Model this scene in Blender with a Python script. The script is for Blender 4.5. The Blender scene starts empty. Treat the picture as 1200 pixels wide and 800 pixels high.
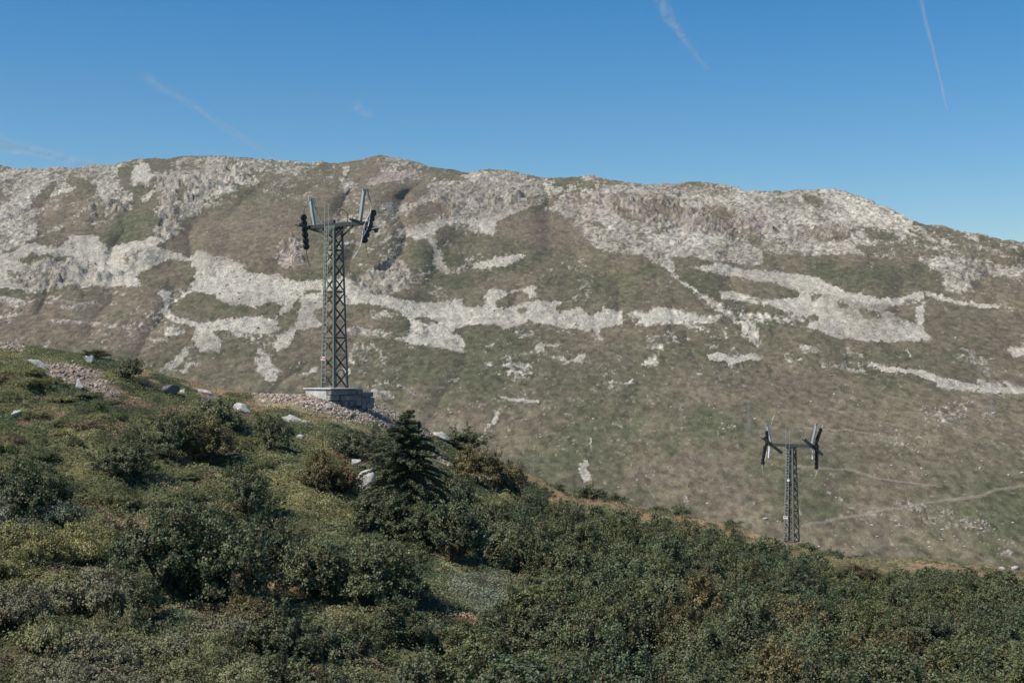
import bpy, math, random
import numpy as np

SEED = 7
rng = np.random.default_rng(SEED)
random.seed(SEED)
F, HX, HY = 1648.0, 600.0, 430.0          # focal length and horizon of the 1200x800 photo, in its pixels
col = bpy.context.scene.collection
R = math.radians

# ---------------------------------------------------------------- noise
def _hash(ix, iy, seed):
    h = (ix.astype(np.int64) * 374761393 + iy.astype(np.int64) * 668265263 + seed * 1442695041) & 0xFFFFFFFF
    h = ((h ^ (h >> 13)) * 1274126177) & 0xFFFFFFFF
    h = h ^ (h >> 16)
    return (h & 0xFFFFFF) / float(0xFFFFFF)

def vnoise(x, y, seed=0):
    x = np.asarray(x, float); y = np.asarray(y, float)
    ix = np.floor(x); iy = np.floor(y)
    fx = x - ix; fy = y - iy
    fx = fx * fx * fx * (fx * (fx * 6 - 15) + 10); fy = fy * fy * fy * (fy * (fy * 6 - 15) + 10)
    ix = ix.astype(np.int64); iy = iy.astype(np.int64)
    a = _hash(ix, iy, seed); b = _hash(ix + 1, iy, seed); c = _hash(ix, iy + 1, seed); d = _hash(ix + 1, iy + 1, seed)
    return (a + (b - a) * fx) * (1 - fy) + (c + (d - c) * fx) * fy

def fbm(x, y, octv=4, seed=0, gain=0.5):
    """centred on 0, roughly -0.5..0.5"""
    s = 0.0; amp = 1.0; tot = 0.0
    for o in range(octv):
        s = s + amp * (vnoise(x * 2 ** o + 17.3 * o, y * 2 ** o - 9.1 * o, seed + o) - 0.5)
        tot += amp; amp *= gain
    return s / tot * 1.35

def sstep(a, b, x):
    t = np.clip((x - a) / (b - a), 0, 1)
    return t * t * (3 - 2 * t)

# ---------------------------------------------------------------- scene helpers
def tag(o, label=None, cat=None, group=None, kind=None):
    if label: o['label'] = label
    if cat: o['category'] = cat
    if group: o['group'] = group
    if kind: o['kind'] = kind
    return o

def mesh_np(name, verts, faces, mat=None, smooth=False, attrs=None):
    """faces: (n,3) or (n,4) int array"""
    me = bpy.data.meshes.new(name)
    verts = np.ascontiguousarray(verts, np.float32); faces = np.ascontiguousarray(faces, np.int32)
    n, k = faces.shape
    me.vertices.add(len(verts)); me.vertices.foreach_set('co', verts.ravel())
    me.loops.add(n * k); me.loops.foreach_set('vertex_index', faces.ravel())
    me.polygons.add(n)
    me.polygons.foreach_set('loop_start', np.arange(0, n * k, k, dtype=np.int32))
    me.polygons.foreach_set('loop_total', np.full(n, k, np.int32))
    me.update(calc_edges=True)
    if smooth:
        me.polygons.foreach_set('use_smooth', np.ones(n, bool))
    for an, arr in (attrs or {}).items():
        arr = np.ascontiguousarray(arr, np.float32)
        if arr.ndim == 2:
            a = me.attributes.new(an, 'FLOAT_COLOR', 'POINT'); a.data.foreach_set('color', arr.ravel())
        else:
            a = me.attributes.new(an, 'FLOAT', 'POINT'); a.data.foreach_set('value', arr)
    if mat: me.materials.append(mat)
    me.update()
    return me

def link(name, me, parent=None, loc=None):
    o = bpy.data.objects.new(name, me); col.objects.link(o)
    if parent: o.parent = parent
    if loc is not None: o.location = loc
    return o

def empty(name, loc, rz=0.0):
    o = bpy.data.objects.new(name, None); col.objects.link(o)
    o.location = loc; o.rotation_euler = (0, 0, rz); o.empty_display_size = 0.3
    return o

def copy_tree(o, parent=None):
    c = o.copy(); col.objects.link(c)
    if parent: c.parent = parent
    for ch in list(o.children): copy_tree(ch, c)
    return c

class MB:
    """collects bars, boxes, wheels; builds ONE mesh object"""
    def __init__(self): self.v = []; self.f = []
    def add(self, vs, fs):
        b = len(self.v); self.v += [tuple(p) for p in vs]; self.f += [tuple(i + b for i in f) for f in fs]
    def bar(self, a, b, w, h=None, up=(0, 0, 1)):
        h = h or w
        a = np.array(a, float); b = np.array(b, float); d = b - a; L = np.linalg.norm(d); d /= L
        up = np.array(up, float)
        if abs(np.dot(up, d)) > 0.97: up = np.array((1.0, 0, 0))
        s = np.cross(d, up); s /= np.linalg.norm(s); u = np.cross(s, d)
        vs = []
        for p in (a, b):
            for i, j in ((-1, -1), (1, -1), (1, 1), (-1, 1)): vs.append(p + s * w / 2 * i + u * h / 2 * j)
        self.add(vs, [(3, 2, 1, 0), (4, 5, 6, 7), (0, 1, 5, 4), (1, 2, 6, 5), (2, 3, 7, 6), (3, 0, 4, 7)])
    def angle(self, a, b, w, t, s1, s2):
        """L profile from a to b, flanges along the directions s1 and s2"""
        a = np.array(a, float); b = np.array(b, float); s1 = np.array(s1, float); s2 = np.array(s2, float)
        sec = [0 * s1, s1 * w, s1 * w + s2 * t, s1 * t + s2 * t, s1 * t + s2 * w, s2 * w]
        vs = [a + q for q in sec] + [b + q for q in sec]
        fs = [(i, (i + 1) % 6, (i + 1) % 6 + 6, i + 6) for i in range(6)]
        fs += [(5, 4, 3, 0), (3, 2, 1, 0), (6, 9, 10, 11), (6, 7, 8, 9)]
        self.add(vs, fs)
    def tube(self, pts, r, n=7):
        pts = [np.array(p, float) for p in pts]; rings = []
        for i, p in enumerate(pts):
            d = (pts[min(i + 1, len(pts) - 1)] - pts[max(i - 1, 0)]); d /= np.linalg.norm(d)
            up = np.array((0, 0, 1.0)) if abs(d[2]) < 0.9 else np.array((1.0, 0, 0))
            s = np.cross(d, up); s /= np.linalg.norm(s); u = np.cross(s, d)
            rr = r[i] if isinstance(r, (list, tuple)) else r
            rings.append([p + (s * math.cos(k * 2 * math.pi / n) + u * math.sin(k * 2 * math.pi / n)) * rr for k in range(n)])
        vs = [q for rg in rings for q in rg]
        fs = [(i * n + k, i * n + (k + 1) % n, (i + 1) * n + (k + 1) % n, (i + 1) * n + k) for i in range(len(pts) - 1) for k in range(n)]
        fs += [tuple(range(n))[::-1], tuple((len(pts) - 1) * n + k for k in range(n))]
        self.add(vs, fs)
    def wheel(self, c, axis, r, w, n=18, prof=None):
        c = np.array(c, float); axis = np.array(axis, float); axis /= np.linalg.norm(axis)
        s = np.cross(axis, (0, 0, 1.0)); s /= np.linalg.norm(s); u = np.cross(s, axis)
        prof = prof or [(-0.5, 1.0), (-0.32, 1.0), (-0.15, 0.86), (0.15, 0.86), (0.32, 1.0), (0.5, 1.0)]
        vs = []
        for (h, k) in prof:
            vs += [c + axis * h * w + (s * math.cos(q * 2 * math.pi / n) + u * math.sin(q * 2 * math.pi / n)) * r * k for q in range(n)]
        m = len(prof)
        fs = [(i * n + q, i * n + (q + 1) % n, (i + 1) * n + (q + 1) % n, (i + 1) * n + q) for i in range(m - 1) for q in range(n)]
        fs += [tuple(range(n))[::-1], tuple((m - 1) * n + q for q in range(n))]
        self.add(vs, fs)
    def build(self, name, mat, parent=None, loc=None, bevel=0.0):
        me = bpy.data.meshes.new(name); me.from_pydata([tuple(map(float, p)) for p in self.v], [], self.f)
        me.materials.append(mat); me.update()
        o = link(name, me, parent, loc)
        if bevel:
            m = o.modifiers.new('bevel', 'BEVEL'); m.width = bevel; m.segments = 1; m.limit_method = 'ANGLE'
        return o

# ---------------------------------------------------------------- node helpers
def new_mat(name):
    m = bpy.data.materials.new(name); m.use_nodes = True
    nt = m.node_tree; nt.nodes.clear()
    return m, nt
def N(nt, kind, **kw):
    n = nt.nodes.new(kind)
    for k, v in kw.items():
        if k.startswith('_'): setattr(n, k[1:], v)
        else: n.inputs[k.replace('__', ' ')].default_value = v
    return n
def mixc(nt, a, b, fac, mode='MIX'):
    n = nt.nodes.new('ShaderNodeMix'); n.data_type = 'RGBA'; n.blend_type = mode
    for sock, v in ((0, fac), (6, a), (7, b)):
        if hasattr(v, 'links') or isinstance(v, bpy.types.NodeSocket): nt.links.new(v, n.inputs[sock])
        else: n.inputs[sock].default_value = v if sock == 0 else (tuple(v) + (1,) if len(v) == 3 else v)
    return n.outputs[2]
def ramp(nt, src, stops):
    n = nt.nodes.new('ShaderNodeValToRGB'); e = n.color_ramp.elements
    while len(e) < len(stops): e.new(0.5)
    for i, (p, c) in enumerate(stops):
        e[i].position = p; e[i].color = tuple(c) + (1,) if len(c) == 3 else c
    nt.links.new(src, n.inputs[0]); return n.outputs[0]
def math_n(nt, op, a, b=None, clamp=False):
    n = nt.nodes.new('ShaderNodeMath'); n.operation = op; n.use_clamp = clamp
    for i, v in enumerate((a, b)):
        if v is None: continue
        if isinstance(v, bpy.types.NodeSocket): nt.links.new(v, n.inputs[i])
        else: n.inputs[i].default_value = v
    return n.outputs[0]
def coords(nt, scale=(1, 1, 1)):
    tc = nt.nodes.new('ShaderNodeTexCoord'); mp = nt.nodes.new('ShaderNodeMapping'); mp.inputs['Scale'].default_value = scale
    nt.links.new(tc.outputs['Object'], mp.inputs['Vector']); return mp.outputs[0]
def noise_n(nt, vec, scale, detail=3, rough=0.5):
    n = N(nt, 'ShaderNodeTexNoise', Scale=scale, Detail=detail, Roughness=rough); nt.links.new(vec, n.inputs['Vector']); return n.outputs[0]
def finish(nt, colour, rough=0.8, bump=None, bstr=0.5, bdist=0.05, metal=0.0, spec=0.3, extra=None):
    b = N(nt, 'ShaderNodeBsdfPrincipled', Roughness=rough, Metallic=metal)
    b.inputs['Specular IOR Level'].default_value = spec
    if isinstance(colour, bpy.types.NodeSocket): nt.links.new(colour, b.inputs['Base Color'])
    else: b.inputs['Base Color'].default_value = tuple(colour) + (1,)
    if bump is not None:
        bn = N(nt, 'ShaderNodeBump', Strength=bstr, Distance=bdist); nt.links.new(bump, bn.inputs['Height']); nt.links.new(bn.outputs[0], b.inputs['Normal'])
    out = nt.nodes.new('ShaderNodeOutputMaterial')
    nt.links.new(b.outputs[0], out.inputs['Surface'])
    return b, out

# ---------------------------------------------------------------- materials
def mat_mountain():
    m, nt = new_mat('mountain_ground')
    at = N(nt, 'ShaderNodeAttribute'); at.attribute_name = 'col'
    v = coords(nt)
    scree = at.outputs['Alpha']
    n1 = noise_n(nt, v, 0.7, 5, 0.75); n2 = noise_n(nt, v, 0.11, 3, 0.6)
    vo = N(nt, 'ShaderNodeTexVoronoi', Scale=0.62); nt.links.new(v, vo.inputs['Vector'])
    vo2 = N(nt, 'ShaderNodeTexVoronoi', Scale=1.6); nt.links.new(v, vo2.inputs['Vector'])
    g1 = ramp(nt, n1, [(0.3, (0.76,) * 3), (0.7, (1.24,) * 3)])
    g2 = ramp(nt, n2, [(0.3, (0.86,) * 3), (0.7, (1.14,) * 3)])
    sep = N(nt, 'ShaderNodeSeparateColor'); nt.links.new(vo.outputs['Color'], sep.inputs[0])
    st = ramp(nt, sep.outputs[0], [(0.0, (0.86,) * 3), (1.0, (1.12,) * 3)])
    c = mixc(nt, at.outputs['Color'], g1, 1.0, 'MULTIPLY')
    c = mixc(nt, c, g2, 1.0, 'MULTIPLY')
    cs = mixc(nt, c, st, 1.0, 'MULTIPLY')
    c = mixc(nt, c, cs, scree)
    h = math_n(nt, 'ADD', math_n(nt, 'MULTIPLY', vo.outputs['Distance'], -1.0), math_n(nt, 'MULTIPLY', vo2.outputs['Distance'], -0.4))
    h = math_n(nt, 'MULTIPLY', h, math_n(nt, 'ADD', math_n(nt, 'MULTIPLY', scree, 0.42), 0.08))
    h = math_n(nt, 'ADD', h, math_n(nt, 'MULTIPLY', n1, 0.9))
    finish(nt, c, 0.95, h, 1.0, 0.9, spec=0.05)
    return m

def mat_hill():
    m, nt = new_mat('hill_soil')
    at = N(nt, 'ShaderNodeAttribute'); at.attribute_name = 'col'
    v = coords(nt)
    n1 = noise_n(nt, v, 5.0, 5, 0.7); n2 = noise_n(nt, v, 0.8, 4, 0.6)
    c = mixc(nt, at.outputs['Color'], ramp(nt, n1, [(0.3, (0.55,) * 3), (0.7, (1.4,) * 3)]), 1.0, 'MULTIPLY')
    c = mixc(nt, c, ramp(nt, n2, [(0.3, (0.8,) * 3), (0.7, (1.2,) * 3)]), 1.0, 'MULTIPLY')
    finish(nt, c, 0.95, n1, 1.0, 0.12, spec=0.05)
    return m

def mat_leaf(name, base, var=0.25, rough=0.5, spec=0.35, trans=0.25, dry=(0.16, 0.09, 0.05), dry_amt=0.12):
    """leaves: per-leaf tint from the mesh, per-plant tint from the object's colour"""
    m, nt = new_mat(name)
    at = N(nt, 'ShaderNodeAttribute'); at.attribute_name = 'tint'
    oi = nt.nodes.new('ShaderNodeObjectInfo')
    t = at.outputs['Fac']
    br = ramp(nt, t, [(0.0, (1 - var,) * 3), (1.0, (1 + var,) * 3)])
    c = mixc(nt, base, br, 1.0, 'MULTIPLY')
    c = mixc(nt, c, oi.outputs['Color'], 1.0, 'MULTIPLY')
    d = ramp(nt, t, [(0.0, (1, 1, 1)), (dry_amt, (0, 0, 0))])
    c = mixc(nt, c, dry, d)
    b = N(nt, 'ShaderNodeBsdfPrincipled', Roughness=rough); b.inputs['Specular IOR Level'].default_value = spec
    nt.links.new(c, b.inputs['Base Color'])
    tr = nt.nodes.new('ShaderNodeBsdfTranslucent'); nt.links.new(mixc(nt, c, (1.0, 1.1, 0.6), 1.0, 'MULTIPLY'), tr.inputs['Color'])
    mx = N(nt, 'ShaderNodeMixShader', Fac=trans); nt.links.new(b.outputs[0], mx.inputs[1]); nt.links.new(tr.outputs[0], mx.inputs[2])
    out = nt.nodes.new('ShaderNodeOutputMaterial'); nt.links.new(mx.outputs[0], out.inputs['Surface'])
    return m

def mat_cover():
    m, nt = new_mat('ground_cover_leaf')
    at = N(nt, 'ShaderNodeAttribute'); at.attribute_name = 'col'
    b = N(nt, 'ShaderNodeBsdfPrincipled', Roughness=0.65); b.inputs['Specular IOR Level'].default_value = 0.2
    nt.links.new(at.outputs['Color'], b.inputs['Base Color'])
    tr = nt.nodes.new('ShaderNodeBsdfTranslucent'); nt.links.new(at.outputs['Color'], tr.inputs['Color'])
    mx = N(nt, 'ShaderNodeMixShader', Fac=0.2); nt.links.new(b.outputs[0], mx.inputs[1]); nt.links.new(tr.outputs[0], mx.inputs[2])
    out = nt.nodes.new('ShaderNodeOutputMaterial'); nt.links.new(mx.outputs[0], out.inputs['Surface'])
    return m

def mat_attr_rock(name):
    m, nt = new_mat(name)
    at = N(nt, 'ShaderNodeAttribute'); at.attribute_name = 'col'
    finish(nt, at.outputs['Color'], 0.92, spec=0.1)
    return m

def mat_rock(name, c1, c2, c3, scale=1.5):
    m, nt = new_mat(name); v = coords(nt)
    oi = nt.nodes.new('ShaderNodeObjectInfo')
    n1 = noise_n(nt, v, scale, 6, 0.65); n2 = noise_n(nt, v, scale * 6, 4, 0.6)
    c = ramp(nt, n1, [(0.3, c2), (0.5, c1), (0.75, c1), (0.9, c3)])
    c = mixc(nt, c, ramp(nt, n2, [(0.3, (0.75,) * 3), (0.7, (1.2,) * 3)]), 1.0, 'MULTIPLY')
    c = mixc(nt, c, oi.outputs['Color'], 1.0, 'MULTIPLY')
    finish(nt, c, 0.9, n2, 0.8, 0.06, spec=0.15)
    return m

def mat_metal(name, c, rust=(0.12, 0.07, 0.045), amt=0.2, rough=0.55, metal=0.2):
    m, nt = new_mat(name); v = coords(nt)
    n1 = noise_n(nt, v, 1.7, 5, 0.65); n2 = noise_n(nt, v, 14, 3, 0.6)
    k = ramp(nt, n1, [(0.62 - amt, (0, 0, 0)), (0.80 - amt * 0.3, (1, 1, 1))])
    cc = mixc(nt, c, rust, math_n(nt, 'MULTIPLY', k, 0.55))
    cc = mixc(nt, cc, ramp(nt, n2, [(0.3, (0.85,) * 3), (0.7, (1.12,) * 3)]), 1.0, 'MULTIPLY')
    finish(nt, cc, rough, n2, 0.2, 0.01, metal=metal)
    return m

def mat_plain(name, c, rough=0.7):
    m, nt = new_mat(name); v = coords(nt)
    n = noise_n(nt, v, 9, 4, 0.6)
    finish(nt, mixc(nt, c, ramp(nt, n, [(0.3, (0.8,) * 3), (0.7, (1.15,) * 3)]), 1.0, 'MULTIPLY'), rough, n, 0.2, 0.01)
    return m

def mat_masonry(nm, a, b_, c_):
    m, nt = new_mat(nm); v = coords(nt)
    n1 = noise_n(nt, v, 1.1, 5, 0.6); n2 = noise_n(nt, v, 8, 5, 0.7)
    c = ramp(nt, n1, [(0.3, a), (0.5, b_), (0.7, c_)])
    c = mixc(nt, c, ramp(nt, n2, [(0.3, (0.7,) * 3), (0.65, (1.15,) * 3)]), 1.0, 'MULTIPLY')
    finish(nt, c, 0.9, n2, 0.8, 0.05, spec=0.1)
    return m

M = dict(
    mountain=mat_mountain(), hill=mat_hill(), cover=mat_cover(), scree=mat_attr_rock('scree_stone'),
    alder=mat_leaf('alder_leaf', (0.118, 0.130, 0.062), var=0.48, rough=0.5, spec=0.3, trans=0.12, dry_amt=0.015),
    mat=mat_leaf('dwarf_shrub_leaf', (0.180, 0.178, 0.122), var=0.34, rough=0.6, spec=0.2, trans=0.10, dry_amt=0.05),
    needle=mat_leaf('spruce_needle', (0.110, 0.125, 0.066), var=0.35, rough=0.55, spec=0.3, trans=0.08, dry_amt=0.02),
    stem=mat_plain('twig_bark', (0.075, 0.060, 0.050), 0.85),
    deadwood=mat_plain('dead_twig', (0.30, 0.28, 0.26), 0.85),
    boulder=mat_rock('pale_boulder_rock', (0.44, 0.42, 0.38), (0.24, 0.23, 0.20), (0.56, 0.54, 0.50)),
    darkrock=mat_rock('dark_boulder_rock', (0.16, 0.16, 0.155), (0.08, 0.08, 0.078), (0.34, 0.33, 0.31), 2.0),
    steel=mat_metal('grey_green_steel', (0.135, 0.155, 0.130), metal=0.0),
    brace=mat_metal('dark_weathered_steel', (0.055, 0.060, 0.055), metal=0.0),
    steel2=mat_metal('dark_steel', (0.045, 0.050, 0.050), amt=0.1, metal=0.0),
    post=mat_metal('pale_galvanised_steel', (0.42, 0.43, 0.42), amt=0.0, rough=0.45, metal=0.3),
    white=mat_plain('white_painted_pipe', (0.62, 0.63, 0.64), 0.5),
    rubber=mat_plain('black_rubber', (0.018, 0.018, 0.019), 0.7),
    red=mat_plain('red_paint', (0.50, 0.045, 0.035), 0.5),
    redfade=mat_plain('faded_red_paint', (0.22, 0.07, 0.06), 0.6),
    masonry=mat_masonry('plinth_concrete', (0.40, 0.39, 0.36), (0.55, 0.54, 0.50), (0.68, 0.67, 0.63)),
    stonework=mat_masonry('plinth_stone', (0.12, 0.115, 0.105), (0.24, 0.23, 0.21), (0.38, 0.36, 0.33)),
)

# ---------------------------------------------------------------- the far mountain
RIDGE = [(-420, 240), (-200, 214), (-60, 202), (0, 194), (22, 197), (48, 196), (75, 197), (101, 196), (130, 193), (150, 190), (163, 187),
         (180, 184), (195, 185), (225, 182.5), (262, 183.5), (300, 185), (330, 188), (370, 191), (400, 190), (422, 187), (445, 182.5),
         (466, 185), (490, 191), (524, 199), (548, 201), (570, 198.5), (587, 199.5), (612, 205), (640, 208), (659, 208),
         (680, 205.5), (692, 206), (715, 211), (740, 214), (760, 217), (790, 215), (812, 213), (828, 213.5), (850, 217), (875, 223),
         (900, 225), (924, 224), (950, 222), (969, 220.5), (990, 225), (1010, 231), (1040, 242), (1058, 252), (1077, 262), (1105, 266),
         (1137, 272), (1160, 277), (1175, 281), (1200, 283), (1300, 300), (1450, 322), (1620, 350)]
_rx = np.array([p[0] for p in RIDGE], float); _ry = np.array([p[1] for p in RIDGE], float)

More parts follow.
